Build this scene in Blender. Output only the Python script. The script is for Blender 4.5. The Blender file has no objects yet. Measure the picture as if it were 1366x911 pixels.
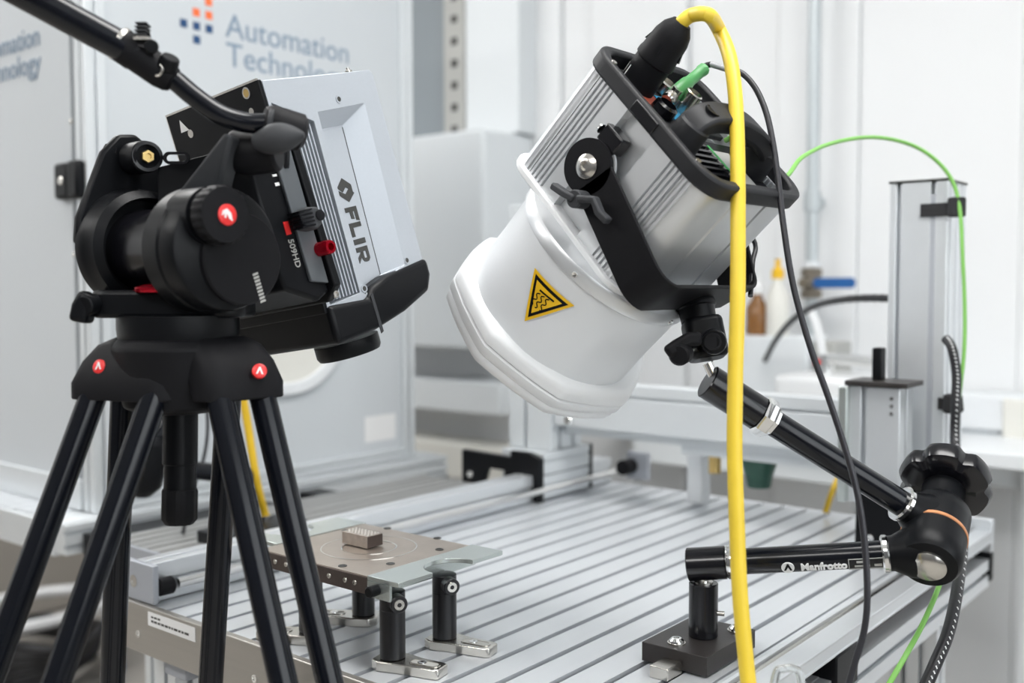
import bpy, bmesh, math, random
from mathutils import Vector, Matrix
random.seed(4)
S = bpy.context.scene
COL = S.collection
V = Vector
# ------------------------------------------------------------------ camera
TZ = 0.85                                   # height of the slotted table top
CAM = V((1.0456, -0.6528, 1.2208))
_y, _p, _r = math.radians(-39.0), math.radians(2.9), math.radians(-0.1)
FW = V((math.sin(_y)*math.cos(_p), math.cos(_y)*math.cos(_p), -math.sin(_p)))
_rt = V((math.cos(_y), -math.sin(_y), 0)); _up = _rt.cross(FW)
RT = math.cos(_r)*_rt + math.sin(_r)*_up
UP = -math.sin(_r)*_rt + math.cos(_r)*_up
FPX = 1362.0
cd = bpy.data.cameras.new('camera'); cam = bpy.data.objects.new('camera', cd); COL.objects.link(cam)
cam.matrix_world = Matrix(((RT.x, UP.x, -FW.x, CAM.x), (RT.y, UP.y, -FW.y, CAM.y), (RT.z, UP.z, -FW.z, CAM.z), (0, 0, 0, 1)))
cd.sensor_width = 36; cd.lens = 36*FPX/1366; cd.clip_start = .05
cd.dof.use_dof = True; cd.dof.focus_distance = 1.0; cd.dof.aperture_fstop = 3.2
S.camera = cam
# ------------------------------------------------------------------ light and exposure
w = bpy.data.worlds.new('world'); S.world = w; w.use_nodes = True
w.node_tree.nodes['Background'].inputs[0].default_value = (.92, .96, 1, 1)
w.node_tree.nodes['Background'].inputs[1].default_value = .5
S.view_settings.view_transform = 'Standard'; S.view_settings.look = 'None'
S.view_settings.gamma = 1; S.view_settings.use_curve_mapping = False
S.view_settings.exposure = -0.12
LAMP_E, FILL_E = 14.0, 3.0
def at(px, py, d):                          # a pixel of the 1366x911 photograph at distance d -> world point
    return CAM + d*(FW + (px-683)/FPX*RT - (py-455.5)/FPX*UP)
# ------------------------------------------------------------------ materials
MT = {}
def mat(name, col, rough=.5, metal=0., bump=0., bscale=200., spec=.5, emit=None, trans=0., aniso=None, coat=0., var=0., vscale=30.):
    m = bpy.data.materials.new(name); m.use_nodes = True; nt = m.node_tree; b = nt.nodes['Principled BSDF']
    b.inputs['Base Color'].default_value = (*col, 1); b.inputs['Roughness'].default_value = rough
    b.inputs['Metallic'].default_value = metal; b.inputs['Specular IOR Level'].default_value = spec
    b.inputs['Coat Weight'].default_value = coat
    if trans: b.inputs['Transmission Weight'].default_value = trans
    if emit: b.inputs['Emission Color'].default_value = (*emit[0], 1); b.inputs['Emission Strength'].default_value = emit[1]
    tc = nt.nodes.new('ShaderNodeTexCoord')
    def noise(scale, stretch=None):
        n = nt.nodes.new('ShaderNodeTexNoise'); n.inputs['Scale'].default_value = scale; n.inputs['Detail'].default_value = 3
        if stretch:
            mp = nt.nodes.new('ShaderNodeMapping'); mp.inputs['Scale'].default_value = stretch
            nt.links.new(tc.outputs['Object'], mp.inputs[0]); nt.links.new(mp.outputs[0], n.inputs['Vector'])
        else: nt.links.new(tc.outputs['Object'], n.inputs['Vector'])
        return n
    if bump:
        n = noise(bscale, aniso); bp = nt.nodes.new('ShaderNodeBump'); bp.inputs['Strength'].default_value = bump; bp.inputs['Distance'].default_value = .001
        nt.links.new(n.outputs['Fac'], bp.inputs['Height']); nt.links.new(bp.outputs[0], b.inputs['Normal'])
    if var:
        n = noise(vscale, aniso); r = nt.nodes.new('ShaderNodeMapRange')
        r.inputs['To Min'].default_value = 1-var; r.inputs['To Max'].default_value = 1+var
        mx = nt.nodes.new('ShaderNodeMix'); mx.data_type = 'RGBA'; mx.blend_type = 'MULTIPLY'; mx.inputs[0].default_value = 1
        mx.inputs[6].default_value = (*col, 1)
        nt.links.new(n.outputs['Fac'], r.inputs[0]); nt.links.new(r.outputs[0], mx.inputs[7]); nt.links.new(mx.outputs[2], b.inputs['Base Color'])
    MT[name] = m; return m
mat('wall', (.79, .80, .81), .6, bump=.15, bscale=120, var=.02, vscale=3)
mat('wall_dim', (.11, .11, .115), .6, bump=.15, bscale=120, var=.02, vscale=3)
mat('ceiling', (.85, .85, .85), .8, var=.02, vscale=3)
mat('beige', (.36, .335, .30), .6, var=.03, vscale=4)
mat('alu_shaded', (.42, .42, .41), .4, .5, var=.04, vscale=20)  # aluminium with the shade on the far bench bars put into its colour
mat('floor', (.42, .40, .37), .45, var=.06, vscale=6, bump=.1, bscale=60)
mat('alu', (.72, .745, .77), .34, .6, bump=.05, bscale=60, aniso=(1, .05, 1), var=.03, vscale=40)
mat('alu_top', (.70, .725, .755), .38, .5, bump=.06, bscale=900, aniso=(1, .02, 1), var=.03, vscale=60)
mat('alu_far', (.70, .73, .75), .4, .4, var=.03, vscale=20)
mat('alu_plate', (.44, .42, .39), .36, .8, bump=.12, bscale=400, aniso=(.1, 1, 4), var=.06, vscale=50)
mat('alu_pale', (.63, .68, .66), .25, .8, bump=.05, bscale=300, var=.03, vscale=80)
mat('grey_cast', (.40, .42, .46), .5, .3, bump=.1, bscale=500, var=.04)
mat('steel_brown', (.50, .43, .37), .30, .75, bump=.2, bscale=260, var=.14, vscale=35)
mat('steel_dark', (.085, .065, .058), .42, .5, bump=.3, bscale=300, var=.25, vscale=60)
mat('sample', (.42, .37, .33), .4, .7, bump=.6, bscale=700, var=.3, vscale=150)
mat('chrome', (.78, .78, .77), .14, 1, var=.02)
mat('nickel', (.62, .60, .56), .25, 1, bump=.08, bscale=500, var=.05)
mat('brass', (.70, .50, .20), .3, 1, var=.05)
mat('black_gloss', (.005, .005, .007), .2, 0, spec=.5, var=.05, bump=.02, bscale=300)
mat('black_tube', (.004, .005, .008), .2, 0, spec=.38, var=.05)
mat('black_satin', (.005, .0055, .0068), .36, 0, spec=.17, bump=.12, bscale=1200, var=.05)
mat('black_matte', (.008, .008, .0095), .5, 0, spec=.14, bump=.25, bscale=1500, var=.06)
mat('anodised_black', (.010, .010, .012), .3, .2, spec=.5, bump=.05, bscale=800, var=.05)
mat('black_block', (.030, .026, .025), .4, .2, spec=.5, bump=.1, bscale=400, var=.1)
mat('grey_rubber', (.035, .037, .041), .6, spec=.35, bump=.3, bscale=1500, var=.05)
mat('lamp_black', (.013, .0135, .016), .5, spec=.35, bump=.25, bscale=1400, var=.05)
mat('lamp_alu', (.66, .675, .69), .36, .6, bump=.05, bscale=800, aniso=(1, 1, .03), var=.03, vscale=60)
mat('camera_grey', (.10, .11, .12), .5, .3, bump=.1, bscale=900, var=.04)
mat('camera_silver', (.43, .46, .50), .46, .35, bump=.1, bscale=2500, var=.03, vscale=400)
mat('camera_vent', (.10, .105, .12), .4, .55, var=.04)
mat('white_plastic', (.80, .81, .82), .32, spec=.5, bump=.03, bscale=200, var=.01)
mat('white_paint', (.76, .78, .80), .35, spec=.5, bump=.04, bscale=300, var=.02)
mat('off_white', (.74, .73, .68), .5, var=.02)
mat('cabinet_white', (.56, .59, .615), .4, spec=.4, bump=.03, bscale=100, var=.015, vscale=5)
mat('red_anodised', (.45, .005, .02), .22, .7, var=.05)
mat('red_print', (.75, .03, .03), .35, var=.03)
mat('white_print', (.8, .8, .8), .5, var=.03)
mat('grey_print', (.42, .42, .40), .5, var=.03)
mat('dark_print', (.045, .045, .042), .35, .2, var=.2, vscale=300)
mat('blue_print', (.010, .06, .17), .5, var=.03)
mat('text_print', (.20, .27, .36), .5, var=.03)
mat('orange_print', (.85, .16, .04), .5, var=.03)
mat('warning_yellow', (.85, .50, .01), .4, var=.03)
mat('yellow_cable', (.80, .58, .045), .42, bump=.1, bscale=300, var=.05, vscale=60)
mat('yellow_cable_far', (.75, .48, .02), .45, var=.05)
mat('green_cable', (.20, .48, .10), .4, var=.04)
mat('green_plug', (.07, .30, .09), .4, bump=.05, var=.04)
mat('black_cable', (.010, .010, .013), .42, bump=.1, bscale=600, var=.06)
mat('grey_cable', (.022, .022, .028), .4, var=.05)
mat('grey_sleeve', (.28, .29, .31), .4, var=.04)
mat('copper', (.72, .33, .16), .35, .7, var=.05)
mat('valve_blue', (.01, .10, .32), .4, var=.05)
mat('valve_body', (.24, .21, .17), .4, .7, var=.2, vscale=80)
mat('pipe', (.52, .56, .58), .45, .4, var=.04)
mat('box_white', (.72, .75, .77), .45, var=.02, vscale=5)
mat('locker_grey', (.24, .27, .29), .5, var=.03, vscale=5)
mat('green_funnel', (.01, .07, .045), .4, var=.1)
mat('amber', (.35, .16, .05), .2, spec=.5, trans=.5, var=.05)
mat('clear', (.93, .96, .96), .06, trans=.9, var=.01)
mat('velcro', (.018, .018, .02), .85, bump=.6, bscale=900, var=.1)
mat('panel_red', (.55, .10, .05), .4, var=.05); mat('panel_blue', (.03, .30, .55), .4, var=.05)
mat('panel_green', (.05, .40, .10), .4, var=.05); mat('panel_yellow', (.80, .55, .03), .4, var=.05)
mat('light_panel', (1, 1, 1), .5, emit=((1, .99, .97), LAMP_E))
mat('fill_glow', (1, 1, 1), .5, emit=((.90, .96, 1), FILL_E))  # glow of the added window, a fill light from the right
# ------------------------------------------------------------------ builders
def frame(o, x=None, z=None):
    """matrix with origin o, z axis z, x axis near x"""
    z = V(z).normalized() if z is not None else V((0, 0, 1))
    x = V(x) if x is not None else (V((0, 0, 1)) if abs(z.z) < .9 else V((1, 0, 0)))
    x = (x - x.dot(z)*z).normalized(); y = z.cross(x)
    return Matrix(((x.x, y.x, z.x, o[0]), (x.y, y.y, z.y, o[1]), (x.z, y.z, z.z, o[2]), (0, 0, 0, 1)))
I4 = Matrix.Identity(4)
def smooth_path(pts, k=8):
    pts = [V(p) for p in pts]
    if len(pts) < 3: return pts
    P = [2*pts[0]-pts[1]] + pts + [2*pts[-1]-pts[-2]]; out = []
    for i in range(1, len(P)-2):
        for j in range(k):
            t = j/k; a, b, c, d = P[i-1], P[i], P[i+1], P[i+2]
            out.append(.5*((2*b)+(c-a)*t+(2*a-5*b+4*c-d)*t*t+(3*b-a-3*c+d)*t**3))
    return out + [pts[-1]]
def rrect(hx, hy, r, n=5, cx=0, cy=0):
    o = []
    for sx, sy, a0 in ((1, 1, 0), (-1, 1, 90), (-1, -1, 180), (1, -1, 270)):
        for i in range(n+1):
            a = math.radians(a0+90*i/n); o.append((cx+sx*(hx-r)+r*math.cos(a), cy+sy*(hy-r)+r*math.sin(a)))
    return o
def circ(r, n=32, cx=0, cy=0): return [(cx+r*math.cos(2*math.pi*i/n), cy+r*math.sin(2*math.pi*i/n)) for i in range(n)]
class B:
    def __init__(s): s.bm = bmesh.new()
    def _v(s, p, M): return s.bm.verts.new(M @ V(p))
    def box(s, c, d, M=I4):
        x, y, z = d[0]/2, d[1]/2, d[2]/2
        vs = [s._v((c[0]+i*x, c[1]+j*y, c[2]+k*z), M) for i in (-1, 1) for j in (-1, 1) for k in (-1, 1)]
        for f in ((0, 1, 3, 2), (4, 6, 7, 5), (0, 4, 5, 1), (2, 3, 7, 6), (0, 2, 6, 4), (1, 5, 7, 3)): s.bm.faces.new([vs[i] for i in f])
        return s
    def prism(s, poly, z0, z1, M=I4, top=None):
        a = [s._v((x, y, z0), M) for x, y in poly]; b = [s._v((x, y, z1), M) for x, y in (top or poly)]; n = len(poly)
        for i in range(n): s.bm.faces.new((a[i], a[(i+1) % n], b[(i+1) % n], b[i]))
        s.bm.faces.new(a[::-1]); s.bm.faces.new(b); return s
    def ring(s, outer, inner, z0, z1, M=I4):
        n = len(outer); L = [[s._v((x, y, z), M) for x, y in q] for q, z in ((outer, z0), (outer, z1), (inner, z1), (inner, z0))]
        for k in range(4):
            for i in range(n): s.bm.faces.new((L[k][i], L[k][(i+1) % n], L[(k+1) % 4][(i+1) % n], L[(k+1) % 4][i]))
        return s
    def loft(s, loops, M=I4, cap=True):
        R = [[s._v(p, M) for p in l] for l in loops]; n = len(R[0])
        for k in range(len(R)-1):
            for i in range(n): s.bm.faces.new((R[k][i], R[k][(i+1) % n], R[k+1][(i+1) % n], R[k+1][i]))
        if cap: s.bm.faces.new(R[0][::-1]); s.bm.faces.new(R[-1])
        return s
    def lathe(s, prof, M=I4, n=32, mod=None):
        loops = []
        for r, z in prof:
            r = max(r, 1e-5)
            loops.append([(r*(mod(2*math.pi*i/n, r) if mod else 1)*math.cos(2*math.pi*i/n), r*(mod(2*math.pi*i/n, r) if mod else 1)*math.sin(2*math.pi*i/n), z) for i in range(n)])
        return s.loft(loops, M)
    def cyl(s, p0, p1, r0, r1=None, n=28, ch=0.):
        p0, p1 = V(p0), V(p1); L = (p1-p0).length; M = frame(p0, None, p1-p0); r1 = r0 if r1 is None else r1
        return s.lathe([(r0-ch, 0), (r0, ch), (r1, L-ch), (r1-ch, L)] if ch else [(r0, 0), (r1, L)], M, n)
    def tube(s, pts, r, n=12, k=8, smooth=True, rf=None):
        P = smooth_path(pts, k) if smooth else [V(p) for p in pts]
        t0 = (P[1]-P[0]).normalized(); nx = (V((0, 0, 1)) if abs(t0.z) < .9 else V((1, 0, 0))); loops = []
        for i, p in enumerate(P):
            t = (P[min(i+1, len(P)-1)]-P[max(i-1, 0)]).normalized()
            nx = (nx-nx.dot(t)*t).normalized(); ny = t.cross(nx); rr = r*(rf(i/(len(P)-1)) if rf else 1)
            loops.append([p+rr*(math.cos(2*math.pi*j/n)*nx+math.sin(2*math.pi*j/n)*ny) for j in range(n)])
        return s.loft(loops)
    def strip(s, pts, wdir, w, t):
        """flat bar following pts, width w along wdir, thickness t"""
        P = [V(p) for p in pts]; wd = V(wdir).normalized(); loops = []
        for i, p in enumerate(P):
            tg = (P[min(i+1, len(P)-1)]-P[max(i-1, 0)]).normalized(); nn = tg.cross(wd).normalized()
            loops.append([p+wd*w/2*a+nn*t/2*b for a, b in ((-1, -1), (1, -1), (1, 1), (-1, 1))])
        return s.loft(loops)
    def hexa(s, c8):                                       # 8 corners: bottom 4, top 4
        a = [s.bm.verts.new(V(p)) for p in c8]
        for f in ((3, 2, 1, 0), (4, 5, 6, 7), (0, 1, 5, 4), (1, 2, 6, 5), (2, 3, 7, 6), (3, 0, 4, 7)): s.bm.faces.new([a[i] for i in f])
        return s
def ob(name, b, m, parent=None, label=None, cat=None, group=None, kind=None, bev=0., seg=2, origin=None, ang=35, weld=False):
    me = bpy.data.meshes.new(name); bm = b.bm
    bmesh.ops.recalc_face_normals(bm, faces=bm.faces)
    if parent is not None: o0 = V(parent['_o'])
    elif origin is not None: o0 = V(origin)
    else:
        co = [v.co for v in bm.verts]
        o0 = V(((min(c.x for c in co)+max(c.x for c in co))/2, (min(c.y for c in co)+max(c.y for c in co))/2, min(c.z for c in co)))
    bmesh.ops.translate(bm, verts=bm.verts, vec=-o0)
    bm.to_mesh(me); bm.free()
    for f in me.polygons: f.use_smooth = True
    me.set_sharp_from_angle(angle=math.radians(ang))
    o = bpy.data.objects.new(name, me); COL.objects.link(o); me.materials.append(MT[m])
    if parent is not None: o.parent = parent
    else: o.location = o0
    o['_o'] = tuple(o0)
    if label: o['label'] = label
    if cat: o['category'] = cat
    if group: o['group'] = group
    if kind: o['kind'] = kind
    if bev:
        md = o.modifiers.new('edge', 'BEVEL'); md.width = bev; md.segments = seg; md.limit_method = 'ANGLE'; md.angle_limit = math.radians(40)
    return o
def thing(name, loc, label, cat, group=None):
    o = bpy.data.objects.new(name, None); COL.objects.link(o); o.location = V(loc); o['_o'] = tuple(V(loc)); o.empty_display_size = .05
    o['label'] = label; o['category'] = cat
    if group: o['group'] = group
    return o
def dup(src, delta, label=None, parent=None, rotz=0):
    c = src.copy(); COL.objects.link(c); c.parent = parent
    if parent is None: c.location = src.location + V(delta); c['_o'] = tuple(c.location); c.rotation_euler.z += rotz
    if label: c['label'] = label
    for ch in src.children: dup(ch, (0, 0, 0), None, c)
    return c
def text(name, body, size, M, m, parent, depth=.0004, align='LEFT', shear=0, bold=0., sp=1.):
    cu = bpy.data.curves.new(name, 'FONT'); cu.body = body; cu.size = size; cu.extrude = depth; cu.align_x = align
    cu.offset = bold; cu.space_character = sp; cu.resolution_u = 4; cu.space_line = .85
    cu.materials.append(MT[m]); o = bpy.data.objects.new(name, cu); COL.objects.link(o)
    o.parent = parent; o.matrix_local = Matrix.Translation(-V(parent['_o'])) @ M; o['_o'] = parent['_o']
    return o
def bolt(b, p, nrm, r, h):                                   # socket head screw
    M = frame(p, None, nrm); b.lathe([(r, 0), (r, h*.6), (r*.85, h), (r*.45, h), (r*.42, h*.35), (0, h*.35)], M, 20)
    return b
def slotted(wd, ht, st=(), sb=(), sl=(), sr=(), g=.008, d=.009):
    """profile section centred; st = x positions of slots in the top, and so on"""
    def side(L, pos, f):
        o = []
        for p in sorted(pos): o += [f(p-g/2, 0), f(p-g/2, d*.4), f(p-g, d*.4), f(p-g, d), f(p+g, d), f(p+g, d*.4), f(p+g/2, d*.4), f(p+g/2, 0)]
        return o
    W, H = wd/2, ht/2
    P = [(-W, -H)] + side(wd, sb, lambda a, q: (a, -H+q)) + [(W, -H)] + side(ht, sr, lambda a, q: (W-q, a)) + [(W, H)]
    P += side(wd, [-a for a in st], lambda a, q: (-a, H-q)) + [(-W, H)] + side(ht, [-a for a in sl], lambda a, q: (-W+q, -a))
    return P
def ybar(b, x, z, y0, y1, poly):                             # section (x,z) extruded along Y
    M = Matrix(((1, 0, 0, x), (0, 0, 1, 0), (0, 1, 0, z), (0, 0, 0, 1))); return b.prism(poly, y0, y1, M)
def xbar(b, y, z, x0, x1, poly):                             # section (y,z) extruded along X
    M = Matrix(((0, 0, 1, 0), (1, 0, 0, y), (0, 1, 0, z), (0, 0, 0, 1))); return b.prism(poly, x0, x1, M)
def zbar(b, x, y, z0, z1, poly): return b.prism(poly, z0, z1, Matrix.Translation((x, y, 0)))
# ------------------------------------------------------------------ the room
X0, X1, Y0, Y1, ZC = -2.75, 3.2, -3.0, 1.75, 2.75
def st(name, b, m, **k): return ob(name, b, m, kind='structure', **k)
st('floor', B().box(((X0+X1)/2, (Y0+Y1)/2, -.05), (X1-X0+.2, Y1-Y0+.2, .1)), 'floor')
st('ceiling', B().box(((X0+X1)/2, (Y0+Y1)/2, ZC+.05), (X1-X0+.2, Y1-Y0+.2, .1)), 'ceiling')
st('wall_back', B().box(((X0+X1)/2, Y1+.05, ZC/2), (X1-X0+.2, .1, ZC)), 'wall')
st('wall_left', B().box((X0-.05, (Y0+Y1)/2, ZC/2), (.1, Y1-Y0, ZC)), 'wall')
st('wall_front', B().box(((X0+X1)/2, Y0-.05, ZC/2), (X1-X0+.2, .1, ZC)), 'wall_dim')
b = B()                                                       # right wall with an opening for the added fill window
b.box((X1+.05, (Y0+Y1)/2, .45), (.1, Y1-Y0, .9)); b.box((X1+.05, (Y0+Y1)/2, 2.6), (.1, Y1-Y0, .3))
b.box((X1+.05, (Y0-2.2)/2, 1.675), (.1, -2.2-Y0, 1.55)); b.box((X1+.05, (Y1+1.0)/2, 1.675), (.1, Y1-1.0, 1.55))
st('wall_right', b, 'wall_dim')
wn = st('fill_window_1', B().ring([(-1.6, .9), (-1.6, 2.45), (1.6, 2.45), (1.6, .9)], [(-1.54, .96), (-1.54, 2.39), (1.54, 2.39), (1.54, .96)], -.03, .03,  # unseen window, added to brighten the right-facing sides
        Matrix(((0, 0, 1, X1+.03), (1, 0, 0, -.6), (0, 1, 0, 0), (0, 0, 0, 1)))), 'white_paint')
for y in (-1.37, -.6, .17): ob('mullion', B().box((X1+.03, y, 1.675), (.05, .05, 1.44)), 'white_paint', wn)
for y in (-1.75, -.985, -.215, .555): ob('pane', B().box((X1+.05, y, 1.675), (.01, .74, 1.44)), 'fill_glow', wn)
st('baseboard_back', B().box(((X0+X1)/2, Y1-.008, .05), (X1-X0, .016, .1)), 'off_white')
st('trim_20', B().box((X0+.012, (Y0+Y1)/2, .40), (.024, Y1-Y0-.02, .78)), 'beige')  # added boards whose beige also holds the shade under the second bench
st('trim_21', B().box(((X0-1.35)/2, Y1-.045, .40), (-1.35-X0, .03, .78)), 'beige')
# wall panels of the back wall: real boards with recessed joints
bx = X0
for k, wdt in enumerate((.9, .85, .30, .11, .30, .25, .20, .35, 1.0, .95, .74)):
    t = (.010, .012, .030, .012, .034, .012, .026, .014, .014, .014, .014)[k]
    st('trim_%d' % (k+1), B().box((bx+wdt/2, Y1-t/2, 1.43), (wdt-(.0005 if k > 5 else .002), t, 2.6)), 'wall', bev=.003); bx += wdt
for i, (x, y) in enumerate(((-1.3, -1.9), (-1.3, .15), (1.0, -1.9), (1.0, .15))):
    lt = thing('ceiling_light', (x, y, ZC-.07), 'square recessed ceiling light panel', 'light', 'ceiling light panels')
    lt['label'] = 'long flat ceiling light panel above the ' + ('left front', 'left rear', 'right front', 'right rear')[i] + ' of the room'
    ob('housing', B().box((x, y, ZC-.03), (1.5, .66, .058)), 'white_paint', lt)
    ob('diffuser', B().box((x, y, ZC-.065), (1.42, .58, .012)), 'light_panel', lt)
# ------------------------------------------------------------------ slotted table
tb = thing('slotted_table', (.26, .48, 0), 'aluminium machine table of parallel slotted strips, brushed end plate in front', 'table')
sec = [(-.0162, 0), (.0162, 0), (.0162, -.004), (.0105, -.004), (.0105, -.015), (.0200, -.015), (.0200, -.028), (-.0200, -.028), (-.0200, -.015), (-.0105, -.015), (-.0105, -.004), (-.0162, -.004)]
strip0 = None; n_st = 0
for i in range(-2, 15):
    x = .02 + .04*i
    o = ob('table_strip', ybar(B(), x, TZ, .0, .985, sec), 'alu_top', tb) if strip0 is None else None
    if strip0 is None: strip0 = o; x_ref = x
    else:
        c = strip0.copy(); COL.objects.link(c); c.parent = tb; c.location = (x-x_ref, 0, 0)
MP = Matrix(((1, 0, 0, 0), (0, 0, 1, 0), (0, 1, 0, 0), (0, 0, 0, 1)))   # x,z plane poly -> extrude Y
ep = ob('end_plate', B().prism([(-.090, .795), (.603, .795), (.603, .853), (-.090, .853)], -.0105, -.0015, MP), 'alu_plate', tb, bev=.0012)
for x in (-.041, .18, .40, .56): ob('plate_screw', B().lathe([(.0042, 0), (.0042, .0012), (.0022, .0012), (.002, .0004), (0, .0004)], frame((x, -.0105, .817), None, (0, -1, 0)), 20), 'chrome', ep)
sl = ob('sticker', B().box((.028, -.0109, .8405), (.094, .0006, .016)), 'white_print', ep, label='white printed strip label')
b = B(); random.seed(3)
x = -.012
while x < .062:
    wv = random.uniform(.003, .008)
    if x < .004: b.box((x+wv/2, -.0113, .8435), (wv, .0003, .0022))
    b.box((x+wv/2+.0, -.0113, .8385), (wv, .0003, .0026)); x += wv+.0018
ob('print_line', b, 'dark_print', sl) if False else ob('print_line', b, 'dark_print', ep)
ob('back_plate', B().prism([(-.125, .80), (.603, .80), (.603, .85), (-.125, .85)], .986, .994, MP), 'alu', tb, bev=.001)
sq = slotted(.04, .04, (0,), (0,), (0,), (0,)); sq2 = slotted(.08, .04, (-.02, .02), (-.02, .02), (0,), (0,))
for y in (.10, .50, .90): ob('cross_beam', xbar(B(), y, .80, -.10, .60, sq), 'alu', tb)
for x, y in ((-.05, .05), (.055, .30), (.57, .86), (-.05, .90), (.57, .12)): ob('leg', zbar(B(), x, y, .03, .78, sq), 'alu', tb)
for x, y in ((-.05, .05), (.57, .86), (-.05, .90), (.57, .12), (.055, .30)): ob('foot', B().lathe([(.03, 0), (.03, .01), (.012, .018), (.008, .03)], Matrix.Translation((x, y, 0)), 24), 'black_satin', tb)
ob('clamp_block', B().box((.005, .03, .782), (.045, .045, .024)), 'grey_cast', tb, bev=.002)
# outer edge profiles on the right of the table: shaft rail, side bars, brackets
er = thing('edge_rail', (.62, .45, 0), 'round steel guide shaft on slotted bars along the right table edge', 'linear rail')
ob('edge_strip', ybar(B(), .6035, .842, 0, 1.0, [(-.003, -.02), (.003, -.02), (.003, .007), (.001, .009), (-.003, .009)]), 'alu_top', er)
ob('shaft', B().cyl((.6130, .0, .843), (.6130, 1.0, .843), .0058), 'nickel', er)
ob('shaft_bed', ybar(B(), .613, .832, 0, 1.0, [(-.006, -.005), (.006, -.005), (.003, .005), (-.003, .005)]), 'steel_dark', er)
ob('upper_bar', ybar(B(), .6315, .842, -.01, 1.01, [(-.0125, -.009), (.0125, -.009), (.0125, -.007), (.0115, -.006), (.0115, .006), (.0125, .007), (.0125, .009), (-.0125, .009), (-.0125, .003), (-.009, .003), (-.009, -.003), (-.0125, -.003)]), 'alu', er, bev=.0006)
ob('lower_bar', ybar(B(), .620, .786, .0, 1.01, slotted(.04, .042, (), (), (), (0,))), 'alu', er)
ob('gap_shade', ybar(B(), .612, .819, .0, 1.005, [(-.006, -.012), (.006, -.012), (.006, .012), (-.006, .012)]), 'steel_dark', er)  # dark filler standing in for the shaded gap between the bars
ob('bracket', B().box((.626, .415, .812), (.040, .062, .044)), 'black_satin', er, bev=.002)
ob('bracket_arm', B().box((.612, .350, .795), (.030, .090, .026)), 'alu', er, bev=.001)
ob('end_bracket', B().box((.626, 1.018, .794), (.034, .016, .044)), 'black_satin', er, bev=.002)
ob('end_cap', B().box((.626, 1.018, .842), (.034, .014, .050)), 'alu', er, bev=.001)
for y in (.80, .12): ob('rail_leg', zbar(B(), .612, y, .0, .765, sq), 'alu', er)
# left guide rail lying on the table
gr = thing('guide_rail', (-.08, .48, TZ), 'flat slotted guide rail with round shaft along the left table edge', 'linear rail')
ob('rail_body', ybar(B(), -.0535, TZ+.0245, .004, .985, slotted(.036, .046, (0,), (), (), (0,), g=.006, d=.006)), 'alu', gr, bev=.0008)
ob('guide_shaft', B().cyl((-.0225, .03, TZ+.022), (-.0225, .98, TZ+.022), .0065), 'chrome', gr)
ob('shaft_plug', B().cyl((-.0225, .004, TZ+.022), (-.0225, .024, TZ+.022), .0105, ch=.002), 'black_matte', gr)
gp = ob('end_cap', B().box((-.050, -.001, TZ+.0270), (.066, .008, .046)), 'grey_cast', gr, bev=.0015)
ob('end_screw', B().lathe([(.0075, 0), (.0075, .0006), (.004, .0006), (.004, .0002), (0, .0002)], frame((-.058, -.0052, TZ+.026), None, (0, -1, 0)), 24), 'chrome', gp)
# ------------------------------------------------------------------ gantry over the table
gl = thing('gantry_column', (-.07, .80, TZ), 'left aluminium gantry column on a carriage with black end plates', 'column')
gl['label'] = 'left gantry column of grey slotted aluminium on a black-plated carriage'
ob('column_profile', zbar(B(), -.072, .824, .938, 1.372, slotted(.095, .095, (-.01,), (-.01,), (0,), (-.02, .02), g=.007)), 'alu_far', gl, bev=.001)
for z, lab in ((.9175, 0), (.877, 1)): ob('carriage_bar', ybar(B(), -.068, z, .752, .890, slotted(.095, .038, (), (), (), (.004,), g=.003, d=.004)), 'alu_far', gl, bev=.001)
fp = ob('front_plate', B().prism([(-.20, .868), (-.15, .868), (-.14, .90), (-.10, .90), (-.10, .852), (-.02, .852), (-.02, .928), (-.045, .937), (-.085, .937), (-.085, .925), (-.20, .928)][::-1], .738, .751, MP), 'black_satin', gl, bev=.001)
for x, z in ((-.055, .893), (-.178, .885)): ob('bolt', bolt(B(), (x, .7385, z), (0, -1, 0), .007, .005), 'chrome', fp)
ob('rear_plate', B().prism([(-.12, .855), (-.02, .855), (-.02, .937), (-.12, .937)], .891, .900, MP), 'black_satin', gl, bev=.001)
ob('side_bracket', B().box((.045, .955, .895), (.045, .012, .05)), 'grey_cast', tb, bev=.001)
ob('side_knob', B().cyl((.035, .945, .895), (.035, .915, .895), .014), 'black_matte', tb)
gbm = thing('gantry_beam', (.26, .80, .95), 'long slotted aluminium beam spanning the table between the two columns', 'beam')
ob('beam_profile', xbar(B(), .80, 1.023, -.02, .54, slotted(.04, .078, (), (), (.018,), (), g=.005, d=.006)), 'alu_far', gbm, bev=.001)
ob('beam_lower', xbar(B(), .835, .975, -.02, .54, slotted(.05, .018, (), (), (), ())), 'alu_far', gbm, bev=.001)
ob('beam_bolt', bolt(B(), (.012, .779, .995), (0, -1, 0), .008, .004), 'chrome', gbm)
gt = thing('gantry_column', (.59, .82, TZ), 'tall right gantry tower with dark cap plate and strapped cables', 'column')
ob('tower_profile', zbar(B(), .590, .845, .86, 1.368, slotted(.078, .090, (), (-.026, .020), (0,), (-.03, .0, .025), g=.006)), 'alu', gt, bev=.001)
ob('cap_plate', B().box((.590, .845, 1.3695), (.080, .092, .003)), 'dark_print', gt)
ob('slot_cover', B().box((.610, .802, 1.12), (.007, .004, .46)), 'grey_cast', gt)
b = thing('slide_block', (.56, .75, .93), 'short slotted aluminium block with black top plate and black post before the tower', 'machine part')
ob('block_profile', zbar(B(), .557, .745, .93, 1.089, slotted(.08, .055, (), (-.008, ), (0,), (0,), g=.007)), 'alu', b, bev=.001)
ob('side_flange', B().box((.5235, .713, 1.009), (.012, .012, .158)), 'alu_pale', b, bev=.001)
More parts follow.
